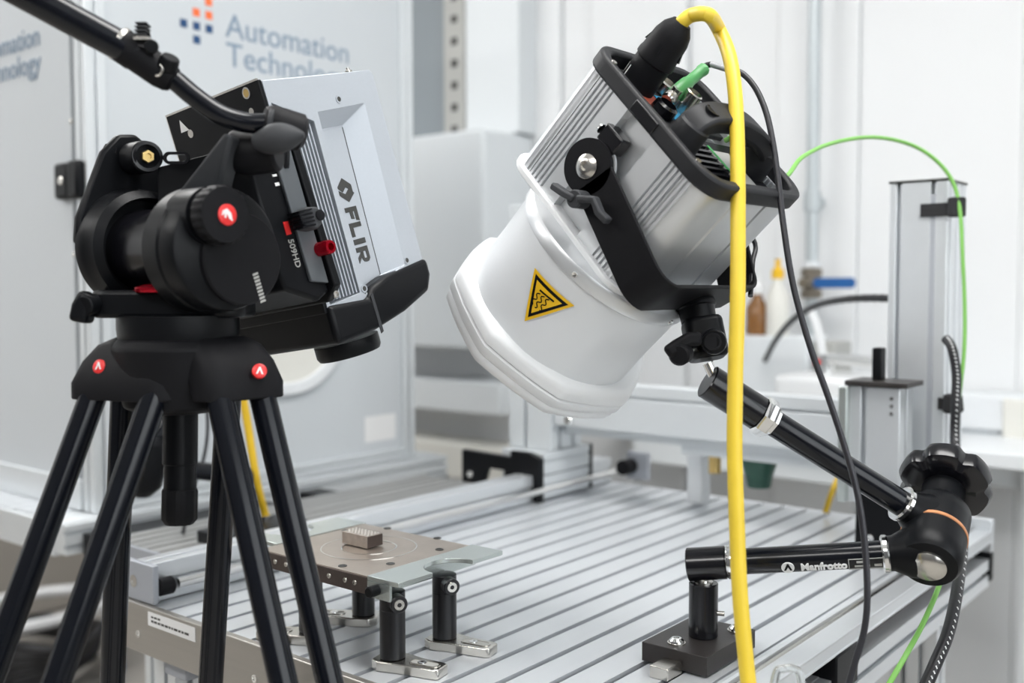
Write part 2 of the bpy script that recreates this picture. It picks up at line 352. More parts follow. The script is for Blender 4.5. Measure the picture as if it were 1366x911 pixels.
tp = ob('top_plate', B().box((.567, .743, 1.0935), (.084, .068, .007)), 'black_block', b, bev=.001)
ob('post', B().box((.558, .748, 1.119), (.013, .020, .044)), 'black_satin', b, bev=.002)
for z in (1.075, 1.065, 1.055, .955, .945): ob('screw', B().lathe([(.0025, 0), (.0025, .0012), (.0012, .0012), (.001, .0004), (0, .0004)], frame((.5865, .7172, z), None, (0, -1, 0)), 12), 'chrome', b)
cg = thing('tower_carriage', (.60, .80, .84), 'black carriage bracket carrying the right gantry tower', 'bracket')
MB_ = lambda y: Matrix(((1, 0, 0, 0), (0, 0, 1, y), (0, 1, 0, 0), (0, 0, 0, 1)))
pl_ = ob('front_plate', B().prism([(.550, .862), (.585, .866), (.645, .866), (.645, .915), (.62, .930), (.552, .962)][::-1], .688, .700, MB_(0)), 'black_satin', cg, bev=.001)
ob('carriage_block', B().box((.595, .80, .888), (.088, .17, .050)), 'grey_cast', cg, bev=.002)
ob('bolt', bolt(B(), (.571, .688, .890), (0, -1, 0), .0065, .004), 'chrome', cg)
ob('bolt', bolt(B(), (.630, .688, .885), (0, -1, 0), .0065, .004), 'chrome', cg)
for nm, x0, y0, z0, lab, pts in (
    ('cable_strap', 0, 0, 0, 'black strap holding the green cable near the top of the tower', ((.595, .799, 1.323), (.628, .799, 1.327))),
    ('cable_strap', 0, 0, 0, 'black strap wrapped round the cables low on the right tower side', ((.622, .80, 1.075), (.640, .80, 1.078)))):
    sroot = thing(nm, pts[0], lab, 'strap')
    if z0 == 0 and 'top' in lab:
        ob('band', B().box((.614, .7985, 1.3285), (.040, .0025, .018)), 'velcro', sroot)
        ob('loop', B().lathe([(.010, -.012), (.0115, -.010), (.0115, .012), (.010, .014)], Matrix.Translation((.641, .800, 1.330)), 20), 'velcro', sroot)
    else:
        ob('band', B().lathe([(.010, -.012), (.014, -.008), (.012, .012), (.008, .014)], Matrix.Translation((.641, .800, 1.064)), 18), 'velcro', sroot)
        ob('loop', B().box((.628, .7985, 1.064), (.012, .003, .016)), 'velcro', sroot)
# ------------------------------------------------------------------ cabinet on the second table, left
c2 = thing('second_table', (-.9, .8, 0), 'aluminium bench behind the tripod carrying the white cabinet', 'table')
ob('bench_tray', B().box((-.948, .585, .8225), (.815, .89, .055)), 'alu_far', c2, bev=.002)
for i in range(18): ob('tray_strip', ybar(B(), -1.30+.04*i, .8495+.028*0, .145, .204, [(-.017, 0), (.017, 0), (.017, .004), (-.017, .004)]), 'alu_top', c2)
ob('edge_bar', ybar(B(), -.5225, .8255, .142, 1.03, slotted(.035, .047, (0,), (), (), (-.011, .011), g=.005, d=.006)), 'alu_far', c2)
ob('black_rail', B().box((-.461, .335, .818), (.070, .34, .036)), 'black_satin', c2, bev=.002)
ob('black_block', B().box((-.461, .62, .818), (.06, .05, .036)), 'black_satin', c2, bev=.002)
ob('black_end', B().box((-.515, .99, .785), (.04, .07, .035)), 'black_satin', c2, bev=.002)
for x, z, w_ in ((-.377, .8205, .078), (-.294, .8205, .078), (-.211, .8205, .078)):
    ob('lower_bar', ybar(B(), x, z, .165, .86, slotted(w_, .039, (-.015, .015), (), (), (0,))), 'alu_shaded', c2)
ob('bar_cap', B().box((-.294, .160, .820), (.246, .006, .042)), 'grey_cast', c2, bev=.001)
for x, y in ((-.36, .22), (-.36, .82), (-.60, .5), (-1.25, .3), (-1.25, .95)): ob('leg', zbar(B(), x, y, .0, .80 if x > -.5 else .795, sq), 'alu_far', c2)
cb = thing('cabinet', (-.9, .7, TZ), 'tall white panelled cabinet with lettering, aluminium corner posts and black hinge', 'cabinet')
CX, CY, CYE, CT = -.545, .215, .960, 2.05
ob('side_panel', B().box((CX-.01, (CY+CYE)/2, (.875+CT)/2), (.012, CYE-CY-.05, CT-.875)), 'cabinet_white', cb)
ob('front_panel', B().box((CX-.33, CY+.005, (.90+CT)/2), (.56, .012, CT-.90)), 'cabinet_white', cb, label='left door panel of the cabinet with part of the lettering')
ob('back_panel', B().box((CX-.33, CYE-.005, (.86+CT)/2), (.60, .012, CT-.86)), 'cabinet_white', cb)
ob('far_panel', B().box((CX-.65, (CY+CYE)/2, (.86+CT)/2), (.012, CYE-CY-.05, CT-.86)), 'cabinet_white', cb)
ob('top_panel', B().box((CX-.33, (CY+CYE)/2, CT), (.66, CYE-CY, .012)), 'cabinet_white', cb)
pp = slotted(.036, .036, (), (0,), (), (0,), g=.005, d=.006)
for x, y in ((CX-.014, CY+.014), (CX-.014, CYE-.014), (CX-.646, CY+.014), (CX-.646, CYE-.014)): ob('corner_post', zbar(B(), x, y, .852, CT+.02, pp), 'alu_far', cb, bev=.002)
ob('base_rail', ybar(B(), CX-.012, .864, CY+.03, CYE-.03, slotted(.03, .022, (), (), (), (0,), g=.004, d=.004)), 'alu_far', cb)
ob('front_rail', xbar(B(), CY+.006, .878, CX-.60, CX-.035, slotted(.03, .05, (), (), (), ())), 'alu_far', cb, bev=.001)
hg = ob('hinge', B().box((CX-.005, CY-.012, 1.402), (.040, .016, .062)).box((CX-.075, CY-.012, 1.402), (.040, .014, .062)) if False else B().box((CX-.020, CY-.010, 1.402), (.036, .018, .062)), 'black_satin', cb, bev=.006)
h2 = ob('hinge_leaf', B().box((CX-.062, CY-.008, 1.402), (.046, .016, .060)), 'black_satin', cb, bev=.006)
ob('hinge_screw', B().lathe([(.007, 0), (.006, .002), (0, .002)], frame((CX-.060, CY-.016, 1.402), None, (0, -1, 0)), 16), 'nickel', h2)
for z in (1.50, 1.28): ob('panel_screw', B().lathe([(.004, 0), (.003, .0015), (0, .0015)], frame((CX-.05, CY-.001, z), None, (0, -1, 0)), 12), 'nickel', cb)
FM = lambda y, z: Matrix(((0, 0, 1, CX-.0035), (1, 0, 0, y), (0, 1, 0, z), (0, 0, 0, 1)))     # text on the +X face
text('lettering', 'Automation\nTechnology', .062, FM(.487, 1.684), 'text_print', cb)
for k, (a, z) in enumerate(((2, 2), (1, 1), (2, 1), (0, 0), (1, 0), (2, 0), (1, -1))):
    ob('logo_square', B().box((CX-.0035, .400+a*.026, 1.690+z*.024), (.001, .014, .014)), 'orange_print' if z > 0 else 'blue_print', cb)
FM2 = lambda x, z: Matrix(((1, 0, 0, x), (0, 0, -1, CY-.002), (0, 1, 0, z), (0, 0, 0, 1)))
text('lettering', 'Automation\nTechnology', .052, FM2(-.690, 1.640), 'text_print', cb, align='RIGHT')
ob('rating_plate', B().box((CX-.003, .865, .925), (.001, .09, .055)), 'white_print', cb)
b = B(); b.ring(circ(.15, 48), circ(.125, 48), 0, .012, Matrix(((0, 0, 1, CX-.004), (1, 0, 0, .62), (0, 1, 0, 1.165), (0, 0, 0, 1))))
ob('port_ring', b, 'white_paint', cb, bev=.004)
ob('port_disc', B().prism(circ(.125, 48), 0, .004, Matrix(((0, 0, 1, CX-.004), (1, 0, 0, .62), (0, 1, 0, 1.165), (0, 0, 0, 1)))), 'off_white', cb)
# ------------------------------------------------------------------ things on the back wall
Yw = Y1-.03
def wallbox(name, x0, x1, z0, z1, d, m, label, cat, **k):
    return ob(name, B().box(((x0+x1)/2, Yw-d/2, (z0+z1)/2), (x1-x0, d, z1-z0)), m, label=label, cat=cat, **k)
wbx = wallbox('wall_box', -1.42, -.797, 1.052, 1.667, .22, 'box_white', 'large white wall-mounted box left of the lamp', 'box', bev=.01)
lk = thing('wall_locker', (-1.3, Yw, 1.72), 'dark grey recessed panel with perforated upright above the wall box', 'panel')
ob('recess_panel', B().box((-1.235, Yw-.03, 2.15), (.33, .06, .96)), 'locker_grey', lk)
ob('light_panel_side', B().box((-.885, Yw-.04, 2.15), (.20, .08, .96)), 'box_white', lk)
pr_ = ob('perforated_rail', B().box((-1.028, Yw-.07, 2.15), (.080, .03, .96)), 'grey_print', lk)
for k in range(12): ob('hole', B().box((-1.026, Yw-.086, 1.70+.065*k), (.022, .003, .022)), 'dark_print', pr_)
wallbox('wall_duct', -1.70, -.79, .862, .955, .16, 'box_white', 'upper white wall duct below the large wall box', 'duct', bev=.006)
wallbox('wall_duct', -1.75, -.76, .66, .765, .14, 'off_white', 'lower white wall duct near the bench legs', 'duct', bev=.006)
dc = thing('wall_duct', (.9, Yw, .80), 'long white trunking on the wall right of the tower with socket cover', 'duct')
ob('trunk', B().box((.95, Yw-.06, .905), (2.2, .12, .19)), 'box_white', dc, bev=.008)
ob('trunk_cover', B().box((.95, Yw-.125, .965), (2.2, .012, .07)), 'white_paint', dc, bev=.004)
ob('socket_cover', B().box((.60, Yw-.134, .955), (.16, .010, .085)), 'off_white', dc, bev=.003)
pi = thing('wall_pipe', (.075, Yw-.05, 1.1), 'vertical grey pipe with brass shut-off valve and blue lever', 'pipe')
px_ = .075
ob('pipe_run', B().cyl((px_, Yw-.05, 1.05), (px_, Yw-.05, 2.45), .0145), 'pipe', pi)
ob('pipe_clamp', B().cyl((px_, Yw-.05, 1.405), (px_, Yw-.05, 1.45), .020), 'pipe', pi)
ob('clamp_foot', B().box((px_, Yw-.02, 1.428), (.02, .04, .02)), 'pipe', pi)
vb = ob('valve_body', B().lathe([(.018, -.036), (.026, -.034), (.026, -.016), (.020, -.014), (.024, 0), (.020, .014), (.026, .016), (.026, .034), (.018, .036)], Matrix.Translation((px_, Yw-.05, 1.235)), 8), 'valve_body', pi)
ob('valve_stem', B().cyl((px_, Yw-.06, 1.235), (px_, Yw-.10, 1.235), .012), 'valve_body', pi)
ob('lever', B().prism(rrect(.050, .012, .011), -.003, .003, Matrix(((1, 0, 0, px_+.075), (0, 0, -1, Yw-.10), (0, 1, 0, 1.235), (0, 0, 0, 1)))), 'valve_blue', pi, bev=.002)
ob('collar', B().cyl((px_, Yw-.05, 1.272), (px_, Yw-.05, 1.285), .022), 'white_paint', pi)
# bench behind the gantry beam with its things
bn = thing('rear_bench', (.1, 1.52, .9), 'white bench top behind the gantry beam', 'bench')
ob('bench_top', B().box((.10, 1.53, .905), (1.1, .34, .03)), 'white_paint', bn, bev=.003)
ob('shelf_box', B().box((.02, 1.50, .855), (.50, .26, .07)), 'box_white', bn, bev=.004)
for x in (-.38, .58): ob('leg', B().box((x, 1.6, .445), (.04, .04, .89)), 'white_paint', bn)
ob('white_case', B().box((.27, 1.40, .983), (.25, .18, .125)), 'white_plastic', label='white case on the bench between lamp arm and tower', cat='box', bev=.012)
ob('grey_case', B().box((.02, 1.56, 1.02), (.24, .12, .19)), 'box_white', label='light grey box on the bench behind the yellow cable', cat='box', bev=.004)
ob('grey_case', B().box((.168, 1.57, 1.015), (.05, .10, .18)), 'grey_print', label='narrow darker grey box beside the light grey box', cat='box', bev=.003)
for k, (x, m, h, lab) in enumerate(((-.005, 'amber', .085, 'clear pump bottle with brown contents on the grey box'), (.045, 'off_white', .12, 'slim pale bottle with orange cap beside the pump bottle'))):
    z0 = 1.115; bt = thing('bottle', (x, 1.55, z0), lab, 'bottle')
    ob('bottle_body', B().lathe([(.024, 0), (.026, .004), (.026, h*.75), (.012, h), (.012, h+.01)], Matrix.Translation((x, 1.55, z0)), 20), m, bt)
    ob('bottle_cap', B().lathe([(.014, 0), (.014, .02), (.006, .026), (.006, .045)], Matrix.Translation((x, 1.55, z0+h+.01)), 16), 'white_plastic' if k == 0 else 'warning_yellow', bt)
fc = thing('lever_tap', (.22, 1.40, 1.0455), 'chrome lever tap standing on the white case', 'tap')
ob('tap_base', B().cyl((.22, 1.40, 1.0457), (.22, 1.40, 1.085), .018), 'chrome', fc)
ob('spout', B().cyl((.22, 1.40, 1.078), (.345, 1.37, 1.075), .012), 'chrome', fc)
ob('tap_lever', B().strip([(.215, 1.40, 1.085), (.200, 1.40, 1.15), (.185, 1.40, 1.18)], (0, 1, 0), .02, .012), 'white_plastic', fc, bev=.003)
ob('red_mark', B().cyl((.21, 1.384, 1.070), (.21, 1.378, 1.070), .006), 'red_print', fc)
hr = thing('hanging_head', (.33, .83, .90), 'pale bracket with dark green funnel under the beam', 'machine part')
ob('hanging_plate', B().box((.33, .87, .958), (.24, .10, .014)), 'alu_far', hr, bev=.002)
ob('nozzle', B().cyl((.262, .84, .922), (.262, .84, .952), .010), 'brass', hr)
ob('funnel', B().lathe([(.018, 0), (.022, .02), (.030, .045)], Matrix.Translation((.335, .85, .906)), 16), 'green_funnel', hr)
ob('hanging_post', B().box((.20, .90, .905), (.03, .03, .10)), 'white_paint', hr, bev=.003)
# coiled hoses on the floor, far left
ch = thing('cable_coil', (-2.2, .95, 0), 'pile of black cables on the floor at far left', 'cable')
for k in range(6):
    pts = [(-2.25+.05*k+(.26-.02*k)*math.cos(a), .85+(.24-.02*k)*math.sin(a), .03+.028*k+.01*math.sin(3*a+k)) for a in [i*2*math.pi/16 for i in range(17)]]
    ob('coil', B().tube(pts, .014, 8, 3), 'black_cable', ch)
hoop = [(-2.16+.24*math.cos(a), .86+.26*math.sin(a), .21+.02*math.cos(a)) for a in [i*2*math.pi/20 for i in range(21)]]
ob('hose_hoop', B().tube(hoop, .018, 8, 3), 'white_plastic', label='white hose loop lying around the black cable pile', cat='hose')
ob('blue_cap', B().cyl((-1.98, 1.05, .0), (-1.98, 1.05, .26), .03), 'valve_blue', label='small blue bottle behind the black cable pile', cat='bottle')
# ------------------------------------------------------------------ sample holder on four posts
ZP = .942
sh = thing('sample_plate', (.233, .10, ZP-.022), 'brown steel plate with pale side wings and engraved circles, carried on four posts', 'plate')
HX = [(.270, .032), (.302, .068), (.266, .176), (.302, .141), (.158, .136), (.188, .174), (.166, .060)]
ob('steel_plate', B().box((.233, .098, ZP-.0005), (.168, .152, .001)), 'steel_brown', sh)
ob('steel_body', B().box((.233, .098, ZP-.0095), (.170, .154, .017)), 'steel_dark', sh, bev=.0006)
for x, y in HX: ob('tapped_hole', B().lathe([(.0046, 0), (.0046, .0006), (.0034, .0006), (.003, .0001), (0, .0001)], Matrix.Translation((x, y, ZP)), 20), 'dark_print', sh)
for rr in (.030, .052): ob('engraved_ring', B().ring(circ(rr, 64), circ(rr-.0011, 64), 0, .0005, Matrix.Translation((.236, .100, ZP))), 'chrome', sh)
for x in (.163, .176, .194, .222, .262, .286, .300): ob('face_hole', B().lathe([(.0028, 0), (.0026, .0006), (.0012, .0006), (0, .0002)], frame((x, .0209, ZP-.009), None, (0, -1, 0)), 14), 'nickel', sh)
def wing(x0, x1, s):
    a = []; cxm = x1 if s > 0 else x0
    arc = [(cxm - s*.024*math.cos(t)*1.25, .098 + .030*math.sin(t)) for t in [(-90+180*i/14)*math.pi/180 for i in range(15)]]
    if s > 0: poly = [(x0, .021), (x1, .021)] + [(x1, .063)] + arc + [(x1, .133), (x1, .176), (x0, .176)]
    else: poly = [(x1, .176), (x0, .176), (x0, .133)] + arc[::-1] + [(x0, .063), (x0, .045), (x1, .045)]
    return B().prism(poly, ZP-.0035, ZP+.0012)
ob('side_wing', wing(.318, .361, 1), 'alu_pale', sh, bev=.0004)
ob('side_wing', wing(.100, .148, -1), 'alu_pale', sh, bev=.0004)
ob('wing_bracket', B().box((.334, .022, ZP-.0115), (.031, .003, .0155)).box((.323, .098, ZP-.0115), (.004, .150, .0155)), 'alu_pale', sh)
ob('bracket_screw', B().cyl((.333, .0205, ZP-.010), (.333, .008, ZP-.010), .0055, ch=.001), 'black_satin', sh)
sb = thing('sample_block', (.222, .102, ZP+.001), 'small rough metal block with drilled top lying on the brown plate', 'block')
ob('block_body', B().box((.222, .103, ZP+.0079), (.040, .023, .0135)), 'sample', sb, bev=.0005)
ob('block_end', B().box((.2422, .103, ZP+.0076), (.0008, .022, .012)), 'steel_dark', sb)
for i in range(7):
    for j in range(4): ob('drill_mark', B().box((.206+.0054*i, .095+.0054*j, ZP+.0148), (.0026, .0026, .0006)), 'nickel', sb) if False else None
b = B()
for i in range(8):
    for j in range(4): b.lathe([(.0013, 0), (.0010, .0005), (0, .0005)], Matrix.Translation((.2045+.005*i, .0955+.005*j, ZP+.01465)), 6)
ob('drill_marks', b, 'nickel', sb, kind='stuff')
posts = (((.333, .040), 0, 'front right', 0), ((.333, .115), 0, 'rear right', 0), ((.21, .040), 0, 'front left', 200), ((.21, .115), 0, 'rear left', 200))
P0 = None
for (x, y), _, wh, rz in posts:
    lab = 'black cylindrical post under the %s corner of the brown plate' % wh
    if P0 is None:
        P0 = thing('support_post', (x, y, TZ+.0105), lab, 'post', 'posts under the sample plate')
        ob('post_body', B().lathe([(.0118, 0), (.0126, .0008), (.0126, .048), (.0122, .0485), (.0126, .049), (.0126, .066), (.0118, .0665)], Matrix.Translation((x, y, TZ+.0105)), 32), 'anodised_black', P0)
        kn = ob('thumb_screw', B().cyl((x+.010, y-.005, TZ+.069), (x+.021, y-.011, TZ+.069), .0085, ch=.001), 'anodised_black', P0)
        ob('screw_face', B().lathe([(.0055, 0), (.005, .0008), (.0022, .0008), (.002, .0002), (0, .0002)], frame((x+.0208, y-.0109, TZ+.069), None, (.011, -.006, 0)), 18), 'nickel', kn)
        Pp = P0
    else:
        Pp = dup(P0, (x-.333, y-.04, 0), lab)
        if rz: Pp.rotation_euler.z = math.radians(150)
    if P0 is Pp:
        F0 = thing('fork_clamp', (x, y, TZ+.0002), 'x', 'clamp', 'fork clamps under the posts'); Fc = F0
        out = [(-.017, -.012), (-.008, -.017), (.010, -.014), (.052, -.0115), (.0575, -.009), (.0575, .009), (.052, .0115), (.026, .013), (.010, .017), (-.010, .017), (-.0175, .008)]
        MF = Matrix.Translation((x, y, TZ+.0003)) @ Matrix.Rotation(math.radians(12), 4, 'Z')
        ob('fork_body', B().prism(out, 0, .0098, MF), 'nickel', F0, bev=.0012)
        ob('slot_rim', B().ring(rrect(.0165, .0065, .0062, cx=.037), rrect(.0150, .0050, .0048, cx=.037), .0098, .0106, MF), 'nickel', F0)
        ob('slot_bed', B().prism(rrect(.0150, .0050, .0048, cx=.037), .0098, .0100, MF), 'grey_print', F0)
        ob('clamp_screw', B().lathe([(.0048, 0), (.0046, .0010), (.002, .0012), (0, .0005)], MF @ Matrix.Translation((.034, 0, .0100)), 18), 'chrome', F0)
    else:
        Fc = dup(F0, (x-.333, y-.04, 0)); Fc.rotation_euler.z = math.radians(rz)
    Fc['label'] = 'silver fork clamp holding the %s post to the slotted table' % wh
# ------------------------------------------------------------------ black magnetic base and folding arm
bp = thing('mounting_block', (.5555, .2570, TZ), 'black rectangular mounting block bolted near the right table edge', 'block')
ob('block_body', B().box((.5525, .257, TZ+.0115), (.072, .104, .019)), 'black_block', bp, bev=.0006)
for x, y in ((.546, .222), (.575, .293)):
    ob('washer', B().cyl((x, y, TZ+.021), (x, y, TZ+.0225), .009), 'nickel', bp)
    ob('block_screw', B().lathe([(.0078, 0), (.0074, .002), (.005, .0042), (.0028, .0044), (.0026, .002), (0, .002)], Matrix.Translation((x, y, TZ+.0225)), 24), 'chrome', bp)
ob('slot_nut', B().box((.553, .190, TZ+.006), (.020, .028, .012)), 'nickel', label='small silver clamp piece on the table before the black mounting block', cat='clamp', bev=.001)
pst = thing('stub_post', (.556, .258, TZ+.021), 'short black steel post standing on the mounting block', 'post')
ob('post_body', B().lathe([(.0138, 0), (.0146, .001), (.0146, .054), (.0138, .055), (.0075, .055), (.0075, .052), (0, .052)], Matrix.Translation((.556, .258, TZ+.021)), 40), 'black_gloss', pst)
ob('socket_ring', B().ring(circ(.0095, 32), circ(.0055, 32), .055, .0562, Matrix.Translation((.556, .258, TZ+.021))), 'nickel', pst)
ob('side_screw', B().cyl((.569, .262, TZ+.046), (.576, .265, TZ+.046), .0025), 'nickel', pst)
EA = (-.43*RT - .50*UP - .72*FW).normalized()      # elbow joint axis, pointing down and to the viewer
EC = at(1246, 715, .985)
A2 = V((.556, .258, .945)); E2 = EC + EA*.022; E1 = EC - EA*.016
ma = thing('folding_arm', (.556, .258, TZ+.075), 'black two-section folding arm with big elbow knob, joining the mounting block to the lamp', 'arm')
ob('lower_stud', B().lathe([(.0055, 0), (.0055, .008), (.0045, .009), (.0045, .013)], Matrix.Translation((.556, .258, TZ+.073)), 20), 'chrome', ma)
d2 = (E2-A2).normalized(); d2h = d2
ob('lower_head', B().lathe([(.0150, -.0165), (.0166, -.0155), (.0166, .022), (.0155, .0225), (.0155, .0235)], frame(A2, None, d2), 36), 'black_gloss', ma)
ob('lower_collar', B().lathe([(.0165, .0235), (.0172, .0245), (.0172, .0295), (.0160, .0305)], frame(A2, None, d2), 32), 'chrome', ma)
L2 = (E2-A2).length
tu = ob('lower_tube', B().lathe([(.0128, .030), (.0128, L2-.036)], frame(A2, None, d2), 36), 'black_tube', ma)
A1 = at(962, 520, .97); d1 = (E1-A1).normalized(); L1 = (E1-A1).length
ob('upper_head', B().lathe([(.0155, -.016), (.0168, -.015), (.0168, .042), (.0155, .043)], frame(A1, None, d1), 36), 'black_gloss', ma)
ob('upper_nut', B().lathe([(.0185, .043), (.0195, .045), (.0195, .054), (.0185, .056), (.0150, .056), (.0150, .060)], frame(A1, None, d1), 8), 'chrome', ma)
ob('upper_tube', B().lathe([(.0128, .056), (.0128, L1-.040)], frame(A1, None, d1), 36), 'black_tube', ma)
ME = frame(EC, d2, EA)
ob('elbow_upper', B().lathe([(.016, -.045), (.024, -.043), (.030, -.034), (.0300, -.022), (.0300, -.002)], ME, 44), 'black_satin', ma)
ob('elbow_lower', B().lathe([(.0300, .001), (.0300, .022), (.0292, .036), (.026, .041), (.019, .042)], ME, 44), 'black_satin', ma)
ob('copper_ring', B().lathe([(.0296, -.003), (.0307, -.0022), (.0307, .0012), (.0296, .002)], ME, 44), 'copper', ma)
ob('end_button', B().lathe([(.0170, .042), (.0168, .0445), (.0135, .0480), (.007, .0500), (0, .0505)], ME, 40), 'nickel', ma)
for nm, E_, d_, c_ in (('elbow_socket', E2, -d2, 0), ('elbow_socket', E1, -d1, 1)):
    ob(nm, B().lathe([(.026, .0), (.024, .020), (.0170, .034), (.0165, .040)], frame(E_, None, d_), 36), 'black_satin', ma)
    ob('socket_collar', B().lathe([(.0168, .038), (.0180, .0395), (.0180, .043), (.0160, .0445)], frame(E_, None, d_), 32), 'chrome', ma)
ob('knob_neck', B().lathe([(.016, -.045), (.0195, -.047), (.0195, -.060), (.021, -.072)], ME, 36), 'black_satin', ma)
lobe = lambda a, r: 1-.12*max(0, math.cos(6*a))**2.5*min(1, max(0, (r-.026)/.012))
ob('big_knob', B().lathe([(.020, -.070), (.032, -.069), (.0425, -.074), (.0455, -.083), (.0440, -.092), (.036, -.098), (0, -.099)], ME, 96, lobe), 'black_gloss', ma)
# printed label along the lower tube
mid = A2 + d2*(L2*.55); nrm = (CAM-mid); nrm = (nrm-nrm.dot(d2)*d2).normalized(); tz_ = d2.cross(nrm); 
tilt = (nrm*math.cos(.62) - UP*math.sin(.62)).normalized(); tilt = (tilt-tilt.dot(d2)*d2).normalized()
def tube_text(nm, body, size, t, off, m, depth=.0003, bold=0):
    o_ = A2 + d2*t + tilt*(.0130) + tilt.cross(d2)*off
    Mx = frame(o_, d2, tilt); return text(nm, body, size, Mx, m, tu, depth=depth, bold=bold)
tube_text('maker_lettering', 'Manfrotto', .0105, .094, -.004, 'white_print', .0008, .0004)
ob('maker_emblem', B().prism(circ(.0062, 20), 0, .0012, frame(A2+d2*.082+tilt*.0124, d2, tilt)), 'white_print', tu)
ob('emblem_mark', B().prism([(-.004, -.003), (-.0005, .0048), (.001, .0048), (.004, -.003), (.002, -.003), (.0002, .001), (-.002, -.003)], 0, .0003, frame(A2+d2*.082+tilt*.0137, d2, tilt)), 'black_satin', tu)
b = B()
for a0, a1, c0, c1 in ((.1385, .172, .0055, .0062), (.1385, .172, -.0062, -.0055), (.1385, .1392, -.0062, .0062), (.146, .156, .0010, .0033), (.144, .158, -.0035, -.0017), (.162, .169, -.0035, -.001)):
    b.box(((a0+a1)/2, (c0+c1)/2, 0), (a1-a0, c1-c0, .0005), frame(A2+tilt*.0131, d2, tilt))
ob('label_marks', b, 'grey_print', tu, kind='stuff')
b = B()
# ------------------------------------------------------------------ lamp
LO = V((.473, .215, 1.285)); lz = V((.732, -.035, .681)).normalized(); lx = V((-.052, -.999, .005)); lx = (lx-lx.dot(lz)*lz).normalized(); ly = lz.cross(lx)
LF = Matrix(((lx.x, ly.x, lz.x, LO.x), (lx.y, ly.y, lz.y, LO.y), (lx.z, ly.z, lz.z, LO.z), (0, 0, 0, 1)))
def lp(x, y, z): return LF @ V((x, y, z))
lm = thing('heat_lamp', lp(0, 0, .06), 'boxy aluminium flash lamp with white round reflector and heat warning label, aimed down left', 'lamp')
HX_, HY_, HL = .0775, .093, .125
def body_poly():
    r = .026; X, Y = HX_, HY_; P = []
    def arc(cx, cy, a0): return [(cx+r*math.cos(math.radians(a0+90*i/8)), cy+r*math.sin(math.radians(a0+90*i/8))) for i in range(9)]
    def ridges(y0, y1, n):
        o = []; p = (y1-y0)/n
        for i in range(n): o += [(0, y0+p*i), (0, y0+p*(i+.5)), (.0030, y0+p*(i+.58)), (.0030, y0+p*(i+.92))]
        return o + [(0, y1)]
    prof = ridges(-.077, -.044, 6) + [(0, -.021), (.0095, -.0205), (.0095, .0205), (0, .021)] + ridges(.044, .077, 6)
    P += [(X-d, y) for d, y in prof]                                          # +x side, y rising
    P += arc(X-r, Y-r, 0)
    P += [(X*.30, Y), (X*.28, Y-.0015), (X*.24, Y-.0015), (X*.22, Y), (-X*.42, Y), (-X*.43, Y-.005), (-X*.47, Y-.005), (-X*.48, Y)]
    P += arc(-X+.012, Y-r, 90)
    P += [(-X-r+.012+d, -y) for d, y in [(a, b_) for a, b_ in prof]]
    P += arc(-X+.012, -Y+r, 180)
    P += arc(X-r, -Y+r, 270)
    return P
ob('housing', B().prism(body_poly(), .0, .110, LF), 'lamp_alu', lm, ang=25)
bpo = body_poly(); ob('housing_rim', B().ring(bpo, [(x*.90-.002, y*.93) for x, y in bpo], .110, HL, LF), 'lamp_alu', lm, ang=25)
fo = rrect(HX_+.004+.007, HY_+.004, .030, 6, cx=-.0070); fi = rrect(HX_-.006+.007, HY_-.007, .022, 6, cx=-.0070)
fr = ob('rear_frame', B().ring(fo, fi, HL-.004, HL+.013, LF), 'lamp_black', lm, bev=.003)
for sx in (1, -1):
    ob('frame_clip', B().box((HX_*sx+(.0015 if sx > 0 else -.0155), 0, HL+.004), (.008, .034, .012), LF), 'black_gloss', fr, bev=.001)
for y in (-.066, .066): ob('frame_screw', B().lathe([(.003, 0), (.0028, .001), (0, .001)], LF @ Matrix.Translation((HX_-.003, y, HL+.013)), 14), 'nickel', fr)
ob('rear_panel', B().prism(rrect(HX_-.002, HY_-.008, .018, 5, cx=-.007), HL-.018, HL-.014, LF), 'black_satin', lm) if False else None
pn = ob('socket_panel', B().box((-.008, -.045, HL-.006), (.130, .076, .005), LF), 'lamp_black', lm, bev=.001)
for c, (x, y, sx, sy) in {'panel_red': (.022, -.050, .028, .030), 'panel_blue': (-.006, -.032, .022, .044), 'panel_green': (.030, -.074, .010, .008), 'panel_yellow': (-.026, -.018, .014, .016)}.items():
    ob('colour_field', B().box((x, y, HL-.0028), (sx, sy, .001), LF), c, pn)
ob('round_socket', B().lathe([(.012, 0), (.012, .010), (.009, .011), (.009, .006), (0, .006)], LF @ Matrix.Translation((-.020, -.066, HL-.002)), 28), 'nickel', pn)
ob('round_socket', B().lathe([(.007, 0), (.007, .008), (.009, .009), (.009, .022), (.0075, .023), (.0075, .015), (0, .015)], LF @ Matrix.Translation((-.022, -.036, HL-.002)), 28), 'nickel', pn)
ob('plug_socket', B().lathe([(.0075, 0), (.0075, .008), (.0055, .010), (.0055, .018)], LF @ Matrix.Translation((-.006, -.044, HL-.002)), 24), 'nickel', pn)
ob('round_socket', B().lathe([(.013, 0), (.012, .008), (.009, .010), (.009, .004), (0, .004)], LF @ Matrix.Translation((.020, -.026, HL-.002)), 28), 'black_gloss', pn)
fan = ob('fan_panel', B().box((-.008, .044, HL-.006), (.130, .074, .005), LF), 'black_satin', lm)
for i in range(8): ob('fan_slat', B().box((.028-.001*i, .014+.0085*i, HL-.001), (.052, .0032, .006), LF), 'black_gloss', fan)
ob('rating_label', B().box((-.030, .046, HL-.003), (.036, .050, .001), LF), 'grey_print', fan)
ob('green_stripe', B().box((-.016, .040, HL-.0022), (.004, .050, .0006), LF), 'panel_green', fan)
